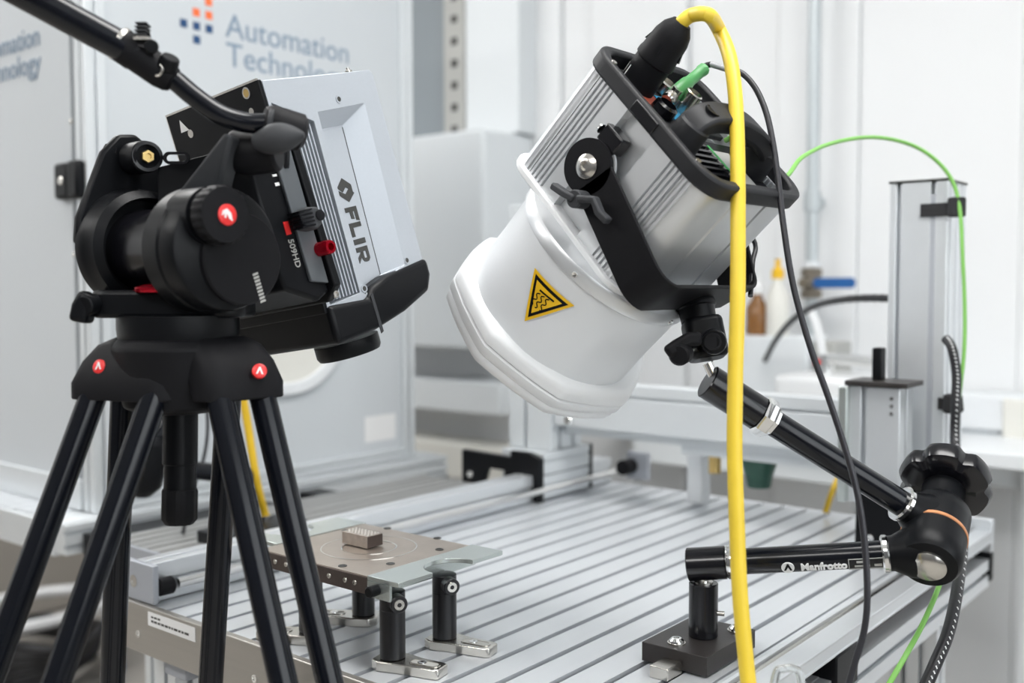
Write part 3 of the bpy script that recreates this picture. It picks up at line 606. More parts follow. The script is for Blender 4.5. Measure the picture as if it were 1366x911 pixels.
# handle across the back
hp = [lp(*p) for p in ((.050, .026, HL-.008), (.048, .025, HL+.018), (.034, .024, HL+.031), (.000, .028, HL+.037), (-.040, .035, HL+.031), (-.064, .040, HL+.014), (-.066, .041, HL-.008))]
hd = ob('handle', B().strip(smooth_path(hp, 6), ly, .028, .017), 'lamp_black', lm, bev=.005, seg=3, ang=60)
for i, (x, y) in enumerate(((.049, .027), (-.066, .041))): ob('handle_foot', B().cyl(lp(x, y, HL-.012), lp(x-.002+.004*i, y-.001, HL+.024), .0180, .0158, ch=.002), 'lamp_black', hd)
ob('handle_emblem', B().lathe([(.008, 0), (.0078, .0006), (.0066, .0006), (.0066, .0002), (0, .0002)], frame(hp[2]+lz*.0085+lx*.002, None, lz), 28), 'black_satin', hd)
# front bezel, reflector ring, white barrel, flange
bz = ob('front_bezel', B().ring(rrect(HX_+.012, HY_+.005, .030, 6, cx=-.006), rrect(HX_-.02, HY_-.03, .020, 6, cx=-.006), -.004, .003, LF), 'white_plastic', lm, bev=.0015)
CF = LF @ Matrix.Translation((.008, .020, 0))
ob('metal_ring', B().lathe([(.085, -.002), (.0985, -.003), (.1005, -.006), (.1005, -.0165), (.099, -.018)], CF, 72), 'lamp_alu', lm)
for a in (2.9, 3.9, .4, 1.6): ob('ring_screw', B().lathe([(.003, 0), (.0027, .0012), (.0012, .0012), (0, .0004)], frame(CF @ V((.1004*math.cos(a), .1004*math.sin(a), -.011)), None, CF.to_3x3() @ V((math.cos(a), math.sin(a), 0))), 12), 'chrome', lm)
br_ = ob('barrel', B().lathe([(.0985, -.017), (.0975, -.020), (.0965, -.070), (.0975, -.125)], CF, 96), 'white_paint', lm)
oc = lambda a, r: 1+.62*((math.cos(math.pi/8)/math.cos(((a+math.pi/8+.2) % (math.pi/4))-math.pi/8))*1.04-1)
CG = LF @ Matrix.Translation((.000, .018, 0))
ob('flange', B().lathe([(.0955, -.110), (.105, -.1095), (.1125, -.113), (.1150, -.119), (.1150, -.127), (.1125, -.129), (.1148, -.131), (.1142, -.140), (.1115, -.143), (.1125, -.145), (.110, -.154), (.102, -.158), (.090, -.157), (.088, -.114)], CG, 128, oc), 'white_plastic', lm, ang=50)
ob('front_glass', B().cyl(CG @ V((0, 0, -.146)), CG @ V((0, 0, -.149)), .0885, n=64), 'clear', lm)
ob('inner_reflector', B().lathe([(.087, -.148), (.060, -.06), (.03, -.05), (0, -.05)], CG, 48), 'chrome', lm)
# warning label curved round the barrel
def curved(nm, tri, rad, m, n=12):
    bb = B(); cx, cy = .008, .020; idx = {}
    A_, B_, C_ = tri
    for i in range(n+1):
        for j in range(n+1-i):
            k = n-i-j; th = (A_[0]*i+B_[0]*j+C_[0]*k)/n; z = (A_[1]*i+B_[1]*j+C_[1]*k)/n
            idx[i, j] = bb.bm.verts.new(lp(cx+rad*math.cos(th), cy+rad*math.sin(th), z))
    for i in range(n):
        for j in range(n-i):
            bb.bm.faces.new((idx[i, j], idx[i+1, j], idx[i, j+1]))
            if j+i < n-1: bb.bm.faces.new((idx[i+1, j], idx[i+1, j+1], idx[i, j+1]))
    return bb
T0 = [(.083-.02, -.0396+.002), (.591+.02, -.0384+.002), (.334, -.0828-.001)]
T0 = [(.083, -.0390), (.591, -.0378), (.334, -.0832)]
T0 = [(a-.02, z) for a, z in T0]
ctr = (sum(t[0] for t in T0)/3, sum(t[1] for t in T0)/3)
sc = lambda f: [(ctr[0]+(a-ctr[0])*f, ctr[1]+(z-ctr[1])*f) for a, z in T0]
wl = ob('warning_label', curved('w', sc(1.06), .0984, 'warning_yellow'), 'warning_yellow', lm, label='yellow triangular hot surface warning label')
ob('label_border', curved('w', sc(.86), .0988, 'dark_print'), 'black_satin', wl)
ob('label_field', curved('w', sc(.66), .0992, 'warning_yellow'), 'warning_yellow', wl)
IMG = [V((716, 367)), V((762, 411)), V((704, 428))]          # label corners measured on the photograph, for the symbol layout
def lab(px, py, rad=.0996):
    a, b_, c = IMG; d = (b_.x-a.x)*(c.y-a.y)-(c.x-a.x)*(b_.y-a.y)
    u = ((px-a.x)*(c.y-a.y)-(c.x-a.x)*(py-a.y))/d; v = ((b_.x-a.x)*(py-a.y)-(px-a.x)*(b_.y-a.y))/d
    p = [T0[0][k]*(1-u-v)+T0[1][k]*u+T0[2][k]*v for k in (0, 1)]
    return lp(.008+rad*math.cos(p[0]), .020+rad*math.sin(p[0]), p[1])
def stroke(pts, wd):
    P = [lab(*q) for q in pts]; Q = []
    for i, p in enumerate(P):
        t = (P[min(i+1, len(P)-1)]-P[max(i-1, 0)]).normalized(); q = p-lp(.008, .020, 0); nn = (q-q.dot(lz)*lz).normalized(); s_ = t.cross(nn)*wd/2
        Q.append([p-s_, p+s_, p+s_+nn*.0002, p-s_+nn*.0002])
    return B().loft(Q)
ob('bar_symbol', stroke([(724+17*i/5, 391+14*i/5) for i in range(6)], .0017), 'black_satin', wl)
for k in range(3):
    ob('heat_wave', stroke([(711.5+5.5*k+12*t/14+1.4*math.sin(t*.95), 408.5+3.6*k-14*t/14+1.6*math.sin(t*.95)) for t in range(15)], .0011), 'black_satin', wl)
# pivot discs, knob and small box on the visible side
for s_, nm in ((1, 'pivot_disc'), (-1, 'pivot_disc')):
    xx = HX_+.003 if s_ > 0 else -HX_-.017
    ob(nm, B().cyl(lp(xx, -.010, .060), lp(xx+s_*.003, -.010, .060), .0275, n=48), 'lamp_alu', lm)
ob('pivot_hub', B().cyl(lp(HX_-.012, -.010, .060), lp(HX_+.004, -.010, .060), .015), 'black_satin', lm)
ob('lock_block', B().box((HX_+.000, -.012, .092), (.016, .026, .018), LF), 'black_gloss', lm, bev=.002)
ob('block_screw', B().lathe([(.005, 0), (.0046, .002), (.002, .002), (0, .001)], LF @ (Matrix.Translation((HX_+.0065, -.026, .092)) @ Matrix.Rotation(math.radians(90), 4, 'X')), 20), 'chrome', lm)
# yoke
yk = thing('lamp_yoke', lp(.085, -.010, .06), 'black U-shaped bracket carrying the lamp at both sides', 'bracket')
pv = lp(HX_+.010, -.010, .060); pv2 = lp(-HX_-.024, -.010, .060)
bd = V((.062, 0, -.116)); ybw = V((.88, 0, .47))
bot = V((pv.x, 0, pv.z)) + bd
pts = [V((pv.x, pv.y, pv.z))+bd*.10, V((pv.x, pv.y, pv.z))+bd*.5, V((bot.x, pv.y, bot.z))-bd*.14]
for i in range(1, 7):
    a = i/7*math.pi/2; R_ = .024; c_ = V((bot.x, pv.y+R_, bot.z))-bd*.14
    pts.append(c_ + V((0, -R_*math.cos(a), 0)) + bd.normalized()*R_*math.sin(a))
yb = pts[-1] + V((0, 0.004, 0))
pts += [V((yb.x, pv.y+.03, yb.z)), V((yb.x, pv2.y-.03, yb.z))]
for i in range(1, 7):
    a = i/7*math.pi/2; c_ = V((yb.x, pv2.y-.024, yb.z)) - bd.normalized()*.022
    pts.append(c_ + V((0, R_*math.sin(a), 0)) + bd.normalized()*.022*math.cos(a))
pts += [V((pv2.x, pv2.y, pv2.z))+bd*.6, V((pv2.x, pv2.y, pv2.z))+bd*.10]
ob('yoke_bar', B().strip(pts, ybw, .044, .004), 'black_matte', yk, bev=.001, ang=40)
for p in (pv, pv2): ob('yoke_eye', B().cyl(p-V((0, .002, 0)), p+V((0, .002, 0)), .0262, n=48), 'black_matte', yk)
cbt = ob('pivot_bolt', B().lathe([(.0105, 0), (.0115, .0005), (.0115, .0015), (.0085, .0035), (.0062, .0045), (.0040, .0045), (.0036, .002), (0, .002)], frame(pv-V((0, .002, 0)), None, (0, -1, 0)), 40), 'nickel', yk)
kp = lp(HX_+.018, .010, .037)
kn = ob('lever_knob', B().cyl(kp+V((0, .008, 0)), kp-V((0, .010, 0)), .0085, ch=.001), 'grey_rubber', yk)
ob('knob_wing', B().strip([kp+V((-.026, -.006, .014)), kp+V((-.012, -.008, .006)), kp+V((0, -.008, 0))], (0, 1, 0), .010, .007), 'grey_rubber', kn, bev=.002)
ob('knob_wing', B().strip([kp+V((.004, -.008, .0)), kp+V((.022, -.008, -.002)), kp+V((.026, -.006, -.014)), kp+V((.034, -.004, -.022))], (0, 1, 0), .010, .007), 'grey_rubber', kn, bev=.002)
# socket clamp below the yoke
sc_ = thing('socket_clamp', at(938, 440, .975), 'black socket clamp with wing screw between lamp bracket and arm', 'clamp')
c0, c1 = at(927, 402, .985), at(944, 486, .972); cdv = (c1-c0).normalized()
ob('clamp_neck', B().lathe([(.0185, 0), (.0195, .002), (.0195, .006), (.0175, .007), (.0165, .030)], frame(c0, None, cdv), 32), 'black_satin', sc_)
cc = at(940, 452, .972)
ob('clamp_head', B().prism(rrect(.0185, .017, .009, 5), -.020, .020, frame(cc, RT, cdv)), 'black_satin', sc_, bev=.005, seg=3)
ob('clamp_lug', B().cyl(at(952, 456, .958), at(952, 456, .94), .0125, .0115, ch=.001), 'black_satin', sc_)
ob('lug_plug', B().lathe([(.0085, 0), (.008, .001), (.006, .001), (.006, -.002), (0, -.002)], frame(at(951, 456, .9395), None, -FW), 24), 'black_matte', sc_)
ob('wing_shaft', B().cyl(at(925, 460, .955), at(905, 466, .93), .0075), 'chrome', sc_)
ob('wing_screw', B().strip([at(936, 452, .935), at(920, 452, .928), at(903, 462, .925), at(889, 472, .925)], -FW, .010, .013), 'black_matte', sc_, bev=.004, seg=3)
ob('wing_boss', B().cyl(at(912, 470, .935), at(905, 474, .92), .010, ch=.002), 'black_matte', sc_)
ob('spigot', B().cyl(at(944, 484, .972), at(958, 514, .971), .0052), 'chrome', sc_)
# ------------------------------------------------------------------ thermal camera
tB = V((-.04, .968, .23)).normalized(); tL = V((.13, .235, -.963)); tL = (tL-tL.dot(tB)*tB).normalized(); tN = tL.cross(tB)
TO = V((.26, -.052, 1.416))
TF = Matrix(((tB.x, tL.x, tN.x, TO.x), (tB.y, tL.y, tN.y, TO.y), (tB.z, tL.z, tN.z, TO.z), (0, 0, 0, 1)))   # u along B, v towards the lens, w out of the side
def tp_(u, v, w_): return TF @ V((u, v, w_))
tc = thing('thermal_camera', tp_(.07, .11, -.07), 'silver and black thermal camera pointing down, carried sideways on the tripod head', 'camera')
W_, L_, TH = .1495, .222, .147
# shell: side face with a sunken panel (rim and floor polygons)
OUT = [(0, 0), (W_-.004, 0), (W_, .004), (W_-.001, .206), (.052, L_+.003), (0, L_)]
b = B(); bm = b.bm
def vs_(P, w_): return [bm.verts.new(tp_(u, v, w_)) for u, v in P]
rim = [(.0575, .036), (.1255, .033), (.1185, .2035), (.0530, .2195)]
flo = [(.0640, .051), (.0985, .050), (.0940, .2075), (.0540, .2180)]
vr = [(.0035, .0215), (.0500, .0440), (.0470, .2165), (.0045, .2185)]
o = vs_(OUT, 0); r1 = vs_(rim, 0); f1 = vs_(flo, -.0130); v1 = vs_(vr, 0); v0 = vs_(vr, -.009)
F_ = bm.faces.new
F_((o[0], o[1], r1[1], r1[0], v1[1], v1[0])); F_((o[1], o[2], o[3], r1[2], r1[1])); F_((o[3], o[4], r1[3], r1[2]))
F_((v1[1], r1[0], r1[3], o[4], v1[2])); F_((o[4], o[5], v1[3], v1[2])); F_((o[5], o[0], v1[0], v1[3]))
for i in range(4):
    F_((r1[i], r1[(i+1) % 4], f1[(i+1) % 4], f1[i])); F_((v1[i], v1[(i+1) % 4], v0[(i+1) % 4], v0[i]))
F_(f1); F_(v0)
bk = vs_(OUT, -TH)
for i in range(6): F_((o[i], o[(i+1) % 6], bk[(i+1) % 6], bk[i]))
F_(bk[::-1])
shell = ob('shell', b, 'camera_silver', tc, bev=.0014, seg=3, ang=9)
n_f = 9
for k in range(n_f):
    u0 = .0068+.0046*k
    b = B(); b.hexa([tp_(u0, .0265+.0023*k, -.009), tp_(u0+.0016, .0272+.0023*k, -.009), tp_(u0+.0014, .2155, -.009), tp_(u0-.0002, .2155, -.009),
                     tp_(u0, .0265+.0023*k, -.0015), tp_(u0+.0016, .0272+.0023*k, -.0015), tp_(u0+.0014, .2155, -.0015), tp_(u0-.0002, .2155, -.0015)])
    ob('cooling_fin', b, 'camera_silver', tc)
ob('vent_bed', B().prism([(u, v) for u, v in [(.0040, .0225), (.0496, .0445), (.0466, .2160), (.0049, .2180)]], -.0092, -.0086, TF), 'camera_vent', tc)
ob('panel_plate', B().prism([(.0655, .0530), (.0970, .0520), (.0928, .2060), (.0560, .2150)], -.0131, -.0123, TF), 'camera_silver', tc, bev=.0003)
ob('panel_seam', B().prism([(.0970, .0520), (.0978, .0520), (.0936, .2066), (.0928, .2066)], -.0131, -.0121, TF), 'dark_print', tc)
for u, v in ((.0905, .0260), (.1240, .2000), (.0535, .2140)):
    sc1 = ob('screw_hole', B().ring(circ(.0040, 24), circ(.0026, 24), -.004, .0008, TF @ Matrix.Translation((u, v, 0))), 'camera_silver', tc)
    ob('screw_recess', B().cyl(tp_(u, v, -.004), tp_(u, v, .0004), .0027), 'dark_print', sc1)
# lettering down the panel: lines run along v
TM = lambda u, v: Matrix(((tL.x, -(-tB.x), tN.x, tp_(u, v, -.0056).x), (tL.y, tB.y, tN.y, tp_(u, v, -.0056).y), (tL.z, tB.z, tN.z, tp_(u, v, -.0056).z), (0, 0, 0, 1)))
TXT = Matrix(((tL.x, tB.x, -tN.x*-1, 0), (tL.y, tB.y, tN.y, 0), (tL.z, tB.z, tN.z, 0), (0, 0, 0, 1)))
def glyph(nm, polys, u, v, s, holes=()):
    b = B()
    for P in polys: b.prism([(u+s*y, v+s*x) for x, y in P], -.0125, -.0118, TF)
    return ob(nm, b, 'dark_print', shell)
gs, gu = .0165, .0690                                        # cap height, u of the baseline
K = .30
gv = .1320
glyph('letter_F', [[(0, 0), (K, 0), (K, 1), (0, 1)], [(K, .72), (.86, .72), (.92, 1), (K, 1)], [(K, .34), (.72, .34), (.78, .60), (K, .60)]], gu, gv, gs)
glyph('letter_L', [[(0, 0), (K, 0), (K, 1), (0, 1)], [(K, 0), (.86, 0), (.86, .28), (K, .28)]], gu, gv+gs*.98, gs)
glyph('letter_I', [[(0, 0), (.34, 0), (.34, 1), (0, 1)]], gu, gv+gs*2.00, gs)
glyph('letter_R', [[(0, 0), (K, 0), (K, 1), (0, 1)], [(K, .76), (.72, .76), (.95, .85), (.78, 1), (K, 1)], [(.72, .76), (.72, .50), (.92, .44), (.98, .66), (.95, .86)], [(K, .32), (.74, .32), (.92, .44), (.72, .54), (K, .54)], [(.34, .32), (.62, .32), (.98, 0), (.62, 0)]], gu, gv+gs*2.52, gs)
ex, ey, eu, ev = .0125, .0115, gu+gs*.5, .1145              # the split diamond emblem
def half(sg):
    return [(0, ey), (ex, 0), (ex*.42, -ey*.55*0), (0, ey*.42)]
b = B()
for P in ([(-ex, 0), (-.001, ey), (.0045, ey*.55), (.0015, ey*.25), (-.0045, -.0008), (-.0015, -ey*.40), (.0015, -ey*.62), (-.0045, -ey*.98)],
          ): pass
R1 = [(-.0125, -.0008), (-.0045, .0095), (.0030, .0095), (-.0028, .0010), (.0018, -.0045), (-.0035, -.0105)]
R2 = [(.0125, .0008), (.0045, -.0095), (-.0005, -.0095), (.0040, -.0015), (-.0012, .0050), (.0045, .0110)]
for P in (R1, R2): b.prism([(eu+y, ev+x) for x, y in P], -.0125, -.0118, TF)
ob('diamond_emblem', b, 'dark_print', shell)
# black front band and lens
lo0 = [(-.002, L_-.004), (.052, L_+.002), (.060, L_-.008), (.085, L_-.014), (W_+.003, .203)]
lo1 = [(W_+.003, .222), (W_-.006, .238), (.10, .250), (.055, .257), (-.002, .258)]
ob('front_band', B().prism(lo0+lo1, -TH-.004, .004, TF), 'black_satin', tc, bev=.006, seg=3)
ob('band_seam', B().prism([(.0555, .222), (.0595, .220), (.0600, .2605), (.0560, .262)], .0036, .0043, TF), 'grey_rubber', tc)
ob('lens_barrel', B().lathe([(.034, .0), (.034, .012), (.032, .016), (.028, .016), (.027, .008), (0, .006)], frame(tp_(.052, .262, -.045), tN, tL), 48), 'black_satin', tc, bev=.0005)
ob('front_lens', B().lathe([(.027, .007), (.02, .010), (0, .012)], frame(tp_(.052, .262, -.045), tN, tL), 40), 'black_gloss', tc)
# black mounting face on the left with holes
mf = ob('mount_face', B().prism([(-TH-.001, -.003), (.000, -.001), (.0, .225), (-TH-.001, .225)], 0, .0045, Matrix(((tN.x, tL.x, -tB.x, tp_(-.0005, 0, 0).x), (tN.y, tL.y, -tB.y, tp_(-.0005, 0, 0).y), (tN.z, tL.z, -tB.z, tp_(-.0005, 0, 0).z), (0, 0, 0, 1)))), 'black_satin', tc, bev=.001)
ob('face_edge', B().prism([(-TH-.0025, -.004), (-.001, -.0025), (-.001, -.0005), (-TH-.001, -.002), (-TH-.001, .10), (-TH-.0025, .10)], .003, .005, Matrix(((tN.x, tL.x, -tB.x, tp_(-.0005, 0, 0).x), (tN.y, tL.y, -tB.y, tp_(-.0005, 0, 0).y), (tN.z, tL.z, -tB.z, tp_(-.0005, 0, 0).z), (0, 0, 0, 1)))), 'nickel', mf)
MFc = lambda v, w_: frame(tp_(-.005, v, w_), tL, -tB)
for v, w_, r_, m in ((.0065, -.020, .0055, 'brass'), (.024, -.020, .0034, 'nickel'), (.022, -.118, .0042, 'nickel')):
    h_ = ob('mount_hole', B().ring(circ(r_, 24), circ(r_*.72, 24), 0, .0006, MFc(v, w_)), 'nickel', mf)
    ob('hole_core', B().cyl(tp_(-.004, v, w_), tp_(-.0055, v, w_), r_*.72), m, h_)
ob('slot_patch', B().prism([(-.006, -.004), (.006, -.007), (.006, .006)], 0, .0006, MFc(.012, -.125)), 'white_print', mf)
ob('top_strap_stud', B().lathe([(.004, 0), (.004, .003), (.002, .004), (.002, .006)], frame(tp_(.125, 0, -.01), None, -tL), 16), 'nickel', tc)
ob('side_stud', B().lathe([(.003, 0), (.003, .0015), (0, .0015)], frame(tp_(W_, .022, -.012), None, tB), 12), 'dark_print', tc)
# ------------------------------------------------------------------ tripod: legs, shoulder, column
HUB = at(238, 490, .90)
tr = thing('tripod', (HUB.x, HUB.y, 0), 'black twin-leg video tripod with round red badges in front of the table', 'tripod')
legs = [((130, 512, .88), (-8, 890, .84)), ((210, 517, .86), (75, 911, .81)), ((290, 517, .86), (378, 911, .82)), ((346, 510, .89), (440, 911, .86)), ((165, 515, .95), (150, 911, .985)), ((306, 515, .95), (281, 911, .98))]
tops = []
for a, c in legs:
    p, q = at(*a), at(*c); d = (q-p).normalized(); tops.append((p, d))
    e = p + d*((.035-p.z)/d.z)
    lg = ob('leg', B().cyl(p-d*.02, e, .0116, .0116, n=28), 'black_tube', tr)
    ob('leg_foot', B().lathe([(.020, .0), (.022, .006), (.018, .03), (.013, .04)], frame((e.x, e.y, .0), None, (0, 0, 1)), 20), 'black_matte', lg)
def shoulder(i, j, inward, label=None):
    (p, dp), (q, dq) = tops[i], tops[j]; ctr_ = V((HUB.x, HUB.y, 0)); o_ = ((p+q)/2-V((HUB.x, HUB.y, (p+q).z/2))); o_.z = 0; o_.normalize(); s_ = (q-p); s_.z = 0; s_.normalize()
    loops = []
    for f, hz, wd, dp_, off in ((0, -.012, 1.0, .0165, .000), (1, .002, 1.0, .0185, -.002), (2, .020, .90, .019, -.010), (3, .034, .80, .017, -.019), (4, .041, .66, .012, -.026)):
        c_ = (p+q)/2 + o_*off; c_.z = (p.z+q.z)/2 + hz
        hw = (q-p).length/2*wd+.0165*(1 if f < 4 else .8)
        loops.append([c_ + s_*x + o_*y for x, y in rrect(hw, dp_, min(dp_, .014), 4)])
    return B().loft(loops)
cr = ob('crown', B().lathe([(.030, -.045), (.046, -.040), (.052, -.015), (.054, .000), (.056, .012), (.050, .020), (.030, .022)], Matrix.Translation(HUB+V((0, 0, .006))), 40), 'black_matte', tr, bev=.002)
for i, j in ((0, 1), (2, 3), (4, 5)): 
    shd = ob('leg_shoulder', shoulder(i, j, 1), 'black_matte', tr, bev=.003, seg=3, ang=60)
for (px, py, dd, nx) in ((133, 489, .868, -.35), (346, 495, .868, .35)):
    p = at(px, py, dd); n_ = (-FW + RT*nx + UP*.25).normalized()
    bd_ = ob('red_badge', B().lathe([(.0062, -.004), (.0062, .0012), (.0052, .0018), (0, .0018)], frame(p, UP, n_), 28), 'red_print', tr)
    ob('badge_mark', B().prism([(-.003, -.0028), (-.0005, .0034), (.0008, .0034), (.0033, -.0028), (.0018, -.0028), (.0002, .001), (-.0015, -.0028)], .0018, .0021, frame(p, RT, n_)), 'white_print', bd_)
cp0, cp1, cp2, cp3 = at(241, 520, .9), at(241, 618, .9), at(240, 652, .9), at(239, 700, .9)
ob('centre_column', B().lathe([(.0150, 0), (.0150, (cp0-cp1).length), (.0138, (cp0-cp1).length+.001), (.0138, (cp0-cp2).length)], frame(cp0, None, cp2-cp0), 32), 'black_satin', tr)
ob('column_knob', B().lathe([(.0150, 0), (.0157, .002), (.0157, .026), (.012, .031), (0, .033)], frame(cp2, None, cp3-cp2), 40, lambda a, r: 1-.05*(math.cos(12*a) > .2)), 'black_matte', tr)
# ------------------------------------------------------------------ fluid head
HX0 = V((0, -.14, 1.257))
fh = thing('tripod_head', at(238, 440, .90), 'black fluid video head with ribbed knobs and red badge between tripod and thermal camera', 'tripod head')
bc = at(238, 405, .90)
ob('bowl', B().lathe([(.030, -.052), (.045, -.040), (.050, -.028), (.052, -.012), (.052, .0)], Matrix.Translation(bc+V((0, 0, -.010))), 48), 'black_satin', fh)
ob('head_base', B().prism(rrect(.066, .034, .018, 5), -.012, .012, Matrix.Translation(bc+V((-.004, 0, .000))) @ Matrix.Rotation(math.radians(39), 4, 'Z')), 'black_satin', fh, bev=.004, seg=3)
kb = at(140, 402, .885); kc = at(112, 408, .86)
ob('pan_lock', B().cyl(kb, kc, .0085, ch=.001), 'black_satin', fh)
ob('pan_lock_grip', B().strip([at(122, 392, .87), at(112, 410, .87), at(108, 430, .87)], -FW, .020, .016), 'black_satin', fh, bev=.004, seg=3)
ob('level_bowl', B().lathe([(.019, 0), (.020, .002), (.020, .004), (.012, .0065), (0, .007)], Matrix.Translation(at(212, 385, .875)-V((0, 0, .003))), 32), 'red_anodised', fh)
X_ = Matrix(((0, 0, 1, 0), (1, 0, 0, -.14), (0, 1, 0, 1.257), (0, 0, 0, 1)))     # local z = world X
def disc(nm, prof, m, par=fh, dy=0, dz=0, n=64, mod=None, **k):
    return ob(nm, B().lathe(prof, X_ @ Matrix.Translation((dy, dz, 0)), n, mod), m, par, **k)
disc('right_drum', [(.030, .280), (.049, .281), (.0535, .285), (.0535, .305), (.0520, .307), (.0520, .322), (.0505, .326), (.047, .328), (0, .328)], 'black_satin', dz=-.002)
disc('drum_cover', [(.039, .327), (.039, .332), (.0375, .3335), (0, .3335)], 'black_matte', dy=.011, dz=-.010)
disc('left_drum', [(.030, .172), (.048, .173), (.0545, .180), (.0545, .190), (.0535, .192), (.052, .206), (.045, .211), (.043, .198), (0, .198)], 'black_satin', dz=.002)
disc('centre_barrel', [(.036, .184), (.036, .265)], 'black_gloss')
kz, ky = .024, -.020
disc('tension_knob_base', [(.022, .300), (.0235, .305), (.0235, .333)], 'black_satin', dy=ky, dz=kz)
tk = disc('tension_knob', [(.0225, .338), (.0240, .340), (.0240, .3505), (.0222, .353), (0, .353)], 'black_matte', dy=ky, dz=kz, n=96, mod=lambda a, r: 1-.045*(math.cos(22*a) > 0) if r > .0235 else 1)
pb = V((.3531, -.14+ky, 1.257+kz)); Mb = Matrix(((0, 0, 1, pb.x), (1, 0, 0, pb.y), (0, 1, 0, pb.z), (0, 0, 0, 1)))
ob('red_badge', B().lathe([(.0086, 0), (.0086, .0008), (.0078, .0012), (0, .0012)], Mb @ Matrix.Translation((.001, 0, 0)), 28), 'red_print', tk)
ob('badge_mark', B().prism([(-.005, -.001), (-.004, .003), (.0, .005), (.004, .0015), (.0055, -.005), (.002, -.003), (.0, .001), (-.001, -.003), (-.0025, -.002), (-.002, .001)], .0012, .0015, Mb), 'white_print', tk)
b = B(); M9 = X_ @ Matrix.Translation((.026, -.034, .3336)) @ Matrix.Rotation(math.radians(-72), 4, 'Z')
for i in range(9): b.box((-.012+.003*i, 0, 0), (.0018, .0055, .0004), M9)
ob('cover_lettering', b, 'grey_print', fh, kind='stuff')
# cheek arm on the left with boss and gold screw
LM = lambda x: Matrix(((0, 0, 1, x), (1, 0, 0, 0), (0, 1, 0, 0), (0, 0, 0, 1)))
ob('left_cheek', B().prism([(-.1945, 1.262), (-.1925, 1.285), (-.168, 1.345), (-.152, 1.362), (-.135, 1.364), (-.120, 1.354), (-.108, 1.325), (-.10, 1.26)], .174, .183, LM(0)), 'black_satin', fh, bev=.003)
bs = at(196, 209, .915)
ob('cheek_boss', B().cyl(bs-V((.024, 0, 0)), bs, .0145, ch=.002), 'black_satin', fh)
ob('boss_rim', B().ring(circ(.0135, 40), circ(.0105, 40), 0, .003, frame(bs, None, (1, -.3, 0))), 'black_gloss', fh)
ob('brass_screw', B().lathe([(.0062, 0), (.0055, .003), (.003, .003), (.0028, .0005), (0, .0005)], frame(bs+V((.001, 0, 0)), None, (1, -.3, 0)), 6), 'brass', fh)
ob('boss_knob', B().lathe([(.009, 0), (.009, .012)], frame(at(160, 205, .93), None, -RT), 30, lambda a, r: 1-.08*(math.cos(10*a) > 0)), 'black_matte', fh)
# tilting plate, parallel to the underside of the thermal camera
ob('tilt_plate', B().prism([(-.118, .052), (.030, .045), (.034, .200), (.018, .214), (-.118, .214)], .005, .014, Matrix(((tN.x, tL.x, -tB.x, tp_(0, 0, 0).x), (tN.y, tL.y, -tB.y, tp_(0, 0, 0).y), (tN.z, tL.z, -tB.z, tp_(0, 0, 0).z), (0, 0, 0, 1)))), 'black_satin', fh, bev=.0015)
hb = ob('head_body', B().prism([(-.066, .060), (-.014, .052), (-.014, .204), (-.030, .210), (-.066, .190)], -.075, .026, TF), 'black_satin', fh, bev=.004)
ob('plate_slot', B().ring(rrect(.012, .0055, .0054), rrect(.009, .003, .0029), 0, .002, frame(at(236, 211, .915), RT, -FW)), 'black_gloss', fh)
ob('plate_bridge', B().prism([(.0, 0), (.118, .030), (.118, .0), (.0, -.045)], -.004, .004, frame(at(212, 224, .925), RT, -FW)), 'black_satin', fh, bev=.001)
ob('quick_plate', B().prism([(-.036, .058), (-.016, .058), (-.016, .196), (-.036, .190)], .026, .030, TF), 'camera_grey', fh, bev=.001)
for nm, prof, m, u, v in (('red_release', [(.0068, 0), (.0068, .016), (.0060, .018), (.0036, .018), (.0033, .010), (0, .010)], 'red_anodised', -.016, .164), ):
    ob(nm, B().lathe(prof, TF @ Matrix.Translation((u, v, .028)), 28), m, fh)
lk_ = ob('plate_lock', B().prism([(-.020, -.006), (-.008, -.010), (.004, -.008), (.007, .0), (.004, .008), (-.004, .012), (-.016, .008)], .028, .044, TF @ Matrix.Translation((-.020, .134, 0))), 'grey_rubber', fh, bev=.002)
for i in range(5): ob('lock_rib', B().box((-.034, .127+.0035*i, .038), (.016, .0016, .016), TF), 'black_gloss', lk_)
ob('lock_face', B().cyl(tp_(-.017, .134, .044), tp_(-.017, .134, .0455), .0050), 'black_gloss', lk_)
ob('plate_screw', B().lathe([(.0036, 0), (.0034, .001), (.002, .001), (0, .0004)], TF @ Matrix.Translation((-.012, .208, .030)), 18), 'nickel', fh)
def text3(nm, body, size, u, v, w_, m, par):
    o_ = tp_(u, v, w_); Mx = Matrix(((tL.x, tB.x, 0, o_.x), (tL.y, tB.y, 0, o_.y), (tL.z, tB.z, 0, o_.z), (0, 0, 0, 1)))
    z_ = V((tL.x, tL.y, tL.z)).cross(tB); Mx[0][2], Mx[1][2], Mx[2][2] = z_.x, z_.y, z_.z
    return text(nm, body, size, Mx, m, par, .0002, bold=.0001)
text3('model_lettering', '509HD', .0090, -.046, .148, .0265, 'grey_print', fh)
ob('red_stripe', B().box((-.043, .138, .0264), (.006, .012, .0006), TF), 'red_print', fh)
ob('red_dot', B().lathe([(.0042, 0), (.004, .0006), (0, .0006)], TF @ Matrix.Translation((-.040, .082, .0262)), 20), 'red_print', fh)
for k, (v, l_) in enumerate(((.070, .006), (.077, .004), (.090, .004), (.098, .006))): ob('scale_mark', B().box((-.040, v, .0264), (.005, l_*.5, .0005), TF), 'white_print', fh)
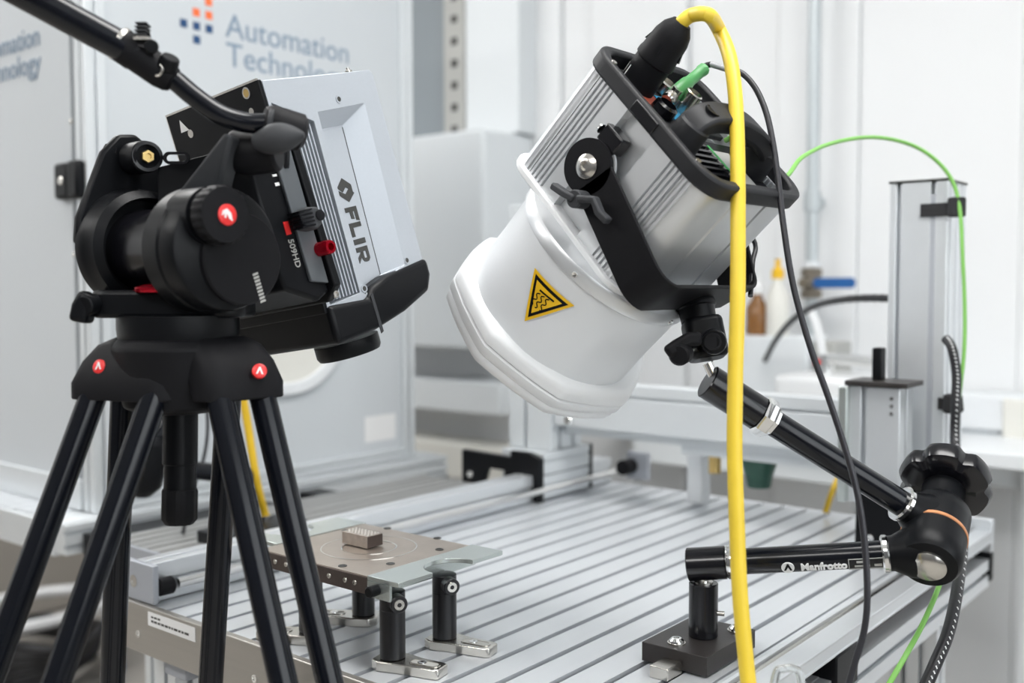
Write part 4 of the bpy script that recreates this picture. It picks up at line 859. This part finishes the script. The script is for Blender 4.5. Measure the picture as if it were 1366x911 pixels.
# handle socket fin and bar
fin = [at(232, 262, .850), at(299, 176, .825), at(309, 181, .825), at(300, 222, .835), at(288, 272, .850)]
fin2 = [p + FW*.022 + RT*.004 for p in fin]
b = B(); vb_ = [b.bm.verts.new(p) for p in fin]; vc_ = [b.bm.verts.new(p) for p in fin2]
for i in range(5): b.bm.faces.new((vb_[i], vb_[(i+1) % 5], vc_[(i+1) % 5], vc_[i]))
b.bm.faces.new(vb_); b.bm.faces.new(vc_[::-1])
ob('handle_fin', b, 'grey_rubber', fh, bev=.003, seg=3)  # grey rather than black, putting the edge highlight into the fin's colour
ob('handle_socket', B().tube([at(306, 200, .86), at(335, 205, .858), at(372, 202, .855)], .0185, 24, 6, rf=lambda t: 1-.2*abs(t-.4)), 'black_matte', fh, bev=.003)
ob('handle_clamp', B().lathe([(.0125, -.016), (.0155, -.012), (.0160, .0), (.0155, .016), (.011, .02)], frame(at(376, 170, .845), None, at(400, 176, .85)-at(360, 165, .84)), 32), 'black_matte', fh)
ob('clamp_ring', B().lathe([(.0120, 0), (.0132, .001), (.0132, .004), (.0120, .005)], frame(at(358, 164, .838), None, at(380, 168, .84)-at(355, 163, .838)), 28), 'grey_rubber', fh)
lv = B(); lp0, lp1 = at(338, 188, .828), at(406, 180, .825); 
lv.tube([lp0, lp0.lerp(lp1, .25)+UP*-.001, lp0.lerp(lp1, .5), lp0.lerp(lp1, .75), lp1], .0125, 24, 5, rf=lambda t: max(.12, math.sin(math.pi*min(1, max(0, t*.86+.10)))**.8))
ob('clamp_lever', lv, 'grey_rubber', fh)
ph = thing('pan_handle', at(365, 165, .84), 'black telescopic pan handle running from the head to the upper left', 'handle')
ob('inner_bar', B().tube([at(362, 165, .838), at(330, 164, .835), at(296, 154, .83), (at(262, 131, .825)), at(232, 106, .82), at(205, 86, .815)], .0083, 24, 8), 'black_tube', ph)
hA, hB_ = at(232, 108, .818), at(165, 62, .81)
ob('bar_collar', B().lathe([(.0095, 0), (.0115, .004), (.0130, .012), (.0130, .034), (.0138, .036), (.0138, .048)], frame(hA, None, hB_-hA), 32), 'black_matte', ph, bev=.001)
hC = at(-230, -150, .745)
ob('outer_bar', B().cyl(at(192, 78, .813), hC, .0122, n=32), 'black_tube', ph)
ob('collar_ring', B().lathe([(.0139, .047), (.0142, .048), (.0142, .050), (.0139, .051)], frame(hA, None, hB_-hA), 32), 'nickel', ph)
lc = ob('flip_lever', B().hexa([at(182, 62, .80), at(206, 70, .80), at(206, 70, .82), at(182, 62, .82), at(184, 30, .803), at(197, 29, .803), at(197, 29, .815), at(184, 30, .815)]), 'black_satin', ph, bev=.001)
for i in range(4): ob('lever_rib', B().box((0, 0, 0), (.0085, .0011, .012), frame(at(191-.5*i, 33+5*i, .801), RT, -FW)), 'grey_rubber', lc)
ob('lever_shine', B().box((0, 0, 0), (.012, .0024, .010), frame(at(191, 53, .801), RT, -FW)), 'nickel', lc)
ob('lever_pin', B().cyl(at(202, 62, .802), at(202, 62, .796), .0055, ch=.001), 'black_satin', lc)
ob('collar_screw', B().cyl(at(222, 92, .81), at(228, 76, .805), .0085, .0075, ch=.001), 'black_satin', ph)
ob('ring_clip', B().tube([at(214, 86, .802), at(217, 92, .802), at(213, 100, .803), at(208, 101, .804)], .0011, 8), 'nickel', ph)
# ------------------------------------------------------------------ cables and plugs
yc = thing('yellow_cable', at(905, 35, 1.0), 'thick yellow cable looping from the lamp plug down in front of the arm', 'cable')
pa = lp(.024, -.064, HL-.006); pbb = pa + lz*.073 + ly*-.003
dpl = (pbb-pa).normalized(); Lp = (pbb-pa).length
ob('plug', B().lathe([(.0185, -.012), (.0185, Lp*.42), (.0200, Lp*.44), (.0200, Lp*.50), (.0190, Lp*.55), (.0178, Lp*.8), (.0150, Lp*.92), (.0105, Lp*1.0), (.0095, Lp*1.02)], frame(pa, None, dpl), 40), 'black_matte', yc)
ob('plug_flange', B().prism(rrect(.024, .022, .006), -.010, -.005, frame(pa, lx, dpl)), 'black_satin', yc, bev=.001)
b = B()
for k in range(4):
    a = k*math.pi/2+.4; Mx = frame(pa, None, dpl)
    b.hexa([Mx @ V(((.0165+q)*math.cos(a+s), (.0165+q)*math.sin(a+s), z)) for z, q0 in ((Lp*.60, .004), (Lp*.95, -.003)) for q, s in ((q0-.003, -.10), (q0-.003, .10), (q0, .10), (q0, -.10))])
ob('plug_grip', b, 'black_satin', yc)
ob('latch', B().box((0, 0, 0), (.004, .010, .022), frame(pa+dpl*Lp*.25-RT*.019, -RT, dpl)), 'white_print', yc, bev=.001)
PD = (pbb-CAM).dot(FW)
ypts = [(945, 20, PD-.02), (958, 38, .965), (973, 75, .945), (981, 130, .925), (984, 210, .905), (984.5, 300, .89), (984, 400, .88), (981, 500, .875), (980, 600, .87), (983, 700, .865), (987, 790, .86), (995, 880, .855), (1004, 960, .85), (1012, 1040, .85)]
ob('cable_run', B().tube([pbb-dpl*.006, pbb+dpl*.003, at(924, 20, PD-.004)]+[at(*p) for p in ypts], .0067, 20, 6), 'yellow_cable', yc)
sg = thing('sync_cable', at(905, 130, 1.03), 'thin black cable with green plug hanging from the lamp rear in front of the arm', 'cable')
g0 = lp(-.006, -.044, HL+.008); g1 = at(939, 92, 1.015); dg = (g1-g0).normalized(); Lg = (g1-g0).length
ob('green_plug', B().lathe([(.0068, 0), (.0075, .002), (.0075, Lg*.42), (.0060, Lg*.50), (.0058, Lg*.9), (.0066, Lg*.92), (.0066, Lg*.99), (.0048, Lg)], frame(g0, None, dg), 10), 'green_plug', sg)
ob('plug_nut', B().lathe([(.006, -.012), (.0075, -.010), (.0075, -.004), (.006, 0)], frame(g0, None, dg), 20), 'nickel', sg)
ob('strain_relief', B().tube([at(937, 94, 1.02), at(941, 88, 1.018), at(948, 86, 1.015)], .0030, 12, 6), 'black_cable', sg)
ob('grey_sleeve', B().tube([at(948, 86, 1.015), at(958, 89, 1.01), at(974, 94, 1.0)], .0027, 12, 6), 'grey_sleeve', sg)
bp_ = [(972, 93.5, 1.0), (990, 98, .99), (1008, 118, .98), (1022, 150, .97), (1031, 190, .96), (1038, 240, .95), (1045, 300, .94), (1058, 380, .93), (1080, 460, .92), (1105, 530, .91), (1128, 600, .905), (1144, 660, .90), (1153, 720, .895), (1157, 790, .89), (1153, 840, .89), (1140, 885, .89), (1128, 930, .89), (1118, 990, .89)]
ob('cable_run', B().tube([at(*p) for p in bp_], .0029, 12, 6), 'grey_cable', sg)
gc = [(1030, 250, 1.04), (1042, 236, 1.08), (1070, 210, 1.15), (1110, 191, 1.23), (1165, 183, 1.31), (1215, 193, 1.36), (1250, 215, 1.37), (1272, 245, 1.37), (1281, 285, 1.365), (1284, 340, 1.36), (1287, 410, 1.36), (1286, 470, 1.355), (1279, 535, 1.35), (1272, 600, 1.34), (1276, 660, 1.25), (1270, 720, 1.12), (1255, 775, 1.05), (1232, 830, 1.00), (1206, 878, .97), (1176, 930, .96), (1140, 1000, .96)]
ob('green_cable', B().tube([lp(-.066, .0, HL-.002), lp(-.070, .010, HL+.016)]+[at(*p) for p in gc[1:]], .0026, 12, 6), 'green_cable', origin=at(1280, 300, 1.36), label='bright green cable arching from the lamp to the tower strap and down', cat='cable')
bc_ = [(1262, 452, 1.365), (1270, 465, 1.35), (1276, 500, 1.345), (1275, 540, 1.34), (1274, 590, 1.335), (1280, 650, 1.26), (1284, 720, 1.17), (1278, 780, 1.08), (1266, 840, 1.02), (1248, 885, .99), (1228, 930, .98), (1200, 990, .98)]
P = [at(*p) for p in bc_]; bcb = thing('braided_cable', at(1275, 560, 1.34), 'black braided cable with white tracer behind the big elbow knob', 'cable')
ob('cable_run', B().tube(P, .0062, 14, 6), 'black_cable', bcb)
SP = smooth_path(P, 14); b = B()
for i in range(4, len(SP)-2, 2):
    t = (SP[i+1]-SP[i]).normalized(); n_ = -FW; n_ = (n_-n_.dot(t)*t).normalized(); sd = t.cross(n_)
    b.box((0, 0, 0), (.0012, .0030, .0008), frame(SP[i]+n_*.0061+sd*.0012, (t+sd*.8), n_))
ob('tracer', b, 'white_print', bcb, kind='stuff')
hz_ = [(1021, 480, 2.30), (1034, 455, 2.18), (1056, 428, 2.04), (1088, 408, 1.88), (1130, 399, 1.72), (1185, 398, 1.58), (1225, 404, 1.50)]
cv = ob('corrugated_hose', B().tube([at(*p) for p in hz_], .0062, 14, 12, rf=lambda t: 1+.10*math.sin(t*260)), 'black_cable', label='black corrugated hose curving behind the tower above the white case', cat='hose')
ob('yellow_hose', B().tube([at(1101, 684, 1.655), at(1108, 662, 1.66), at(1117, 640, 1.67), at(1135, 600, 1.70)], .0048, 12, 6), 'yellow_cable_far', label='short yellow cable seen through the gap below the upper arm', cat='cable')
ob('clear_tube', B().tube([at(1020, 1000, .85), at(1034, 905, .85), at(1046, 892, .85), (at(1060, 893, .85)), at(1068, 907, .85), at(1076, 1000, .85)], .0035, 14, 8), 'clear', label='loop of clear plastic tube at the bottom beside the yellow cable', cat='hose')
ob('power_lead', B().tube([lp(-.085, .02, .07), at(1004, 318, 1.06), at(1004, 350, 1.05), at(1001, 395, 1.03)], .0026, 10, 6), 'black_cable', lm)
# ------------------------------------------------------------------ second folding arm and block behind the tripod
b2 = thing('mounting_block', (-.235, .300, .841), 'black mounting block left of the sample plate, blurred behind the tripod legs', 'block')
q = oz_ = lambda px, py, z: CAM + (FW+(px-683)/FPX*RT-(py-455.5)/FPX*UP)*((z-CAM.z)/(FW+(px-683)/FPX*RT-(py-455.5)/FPX*UP).z)
c_ = V((-.235, .300, .862))
ob('block_body', B().box((0, 0, -.009), (.075, .150, .018), Matrix.Translation(c_)), 'black_satin', b2, bev=.001)
ob('block_foot', B().box((0, 0, -.0195), (.05, .09, .003), Matrix.Translation(c_)), 'alu_far', b2)
yb2 = V((-.256, .338, .862))
ob('washer_nut', B().cyl(yb2, yb2+V((0, 0, .006)), .010), 'nickel', b2)
a2 = thing('folding_arm', at(300, 630, 1.40), 'second black folding arm seen between the tripod legs, blurred', 'arm')
sp = c_ + V((-.004, -.012, 0))
ob('stub_post', B().cyl(sp, sp+V((0, 0, .055)), .0145), 'black_gloss', a2)
hd_ = at(318, 634, 1.56)
ob('arm_stud', B().cyl(sp+V((0, 0, .055)), hd_, .005), 'chrome', a2)
ob('lower_tube', B().cyl(hd_, at(212, 622, 1.46), .0135, n=24), 'black_tube', a2)
ob('tube_collar', B().cyl(at(214, 622, 1.462), at(208, 621, 1.455), .018, n=24), 'chrome', a2)
ob('elbow', B().lathe([(.018, -.045), (.030, -.03), (.032, 0), (.030, .035), (.018, .042)], frame(at(192, 618, 1.45), None, (.2, .1, 1)), 28), 'black_satin', a2)
ob('upper_tube', B().cyl(at(190, 602, 1.45), at(258, 522, 1.48), .0135, n=24), 'black_tube', a2)
ob('small_hook', B().tube([at(318, 626, 1.56), at(333, 628, 1.56), at(335, 644, 1.56), at(322, 650, 1.56)], .0032, 10, 6), 'black_cable', a2)
ob('yellow_cable', B().tube([yb2+V((0, 0, .004)), at(342, 640, 1.58), at(331, 570, 1.57), at(322, 520, 1.56), at(312, 470, 1.55)], .0062, 14, 8), 'yellow_cable_far', label='yellow cable rising behind the tripod crown from the far mounting block', cat='cable')
ob('thin_cable', B().tube([at(240, 738, 1.60), at(252, 670, 1.60), at(272, 610, 1.60), at(277, 560, 1.60), at(270, 515, 1.60)], .0028, 8, 6), 'grey_cable', label='thin dark cable hanging beside the tripod centre column', cat='cable')
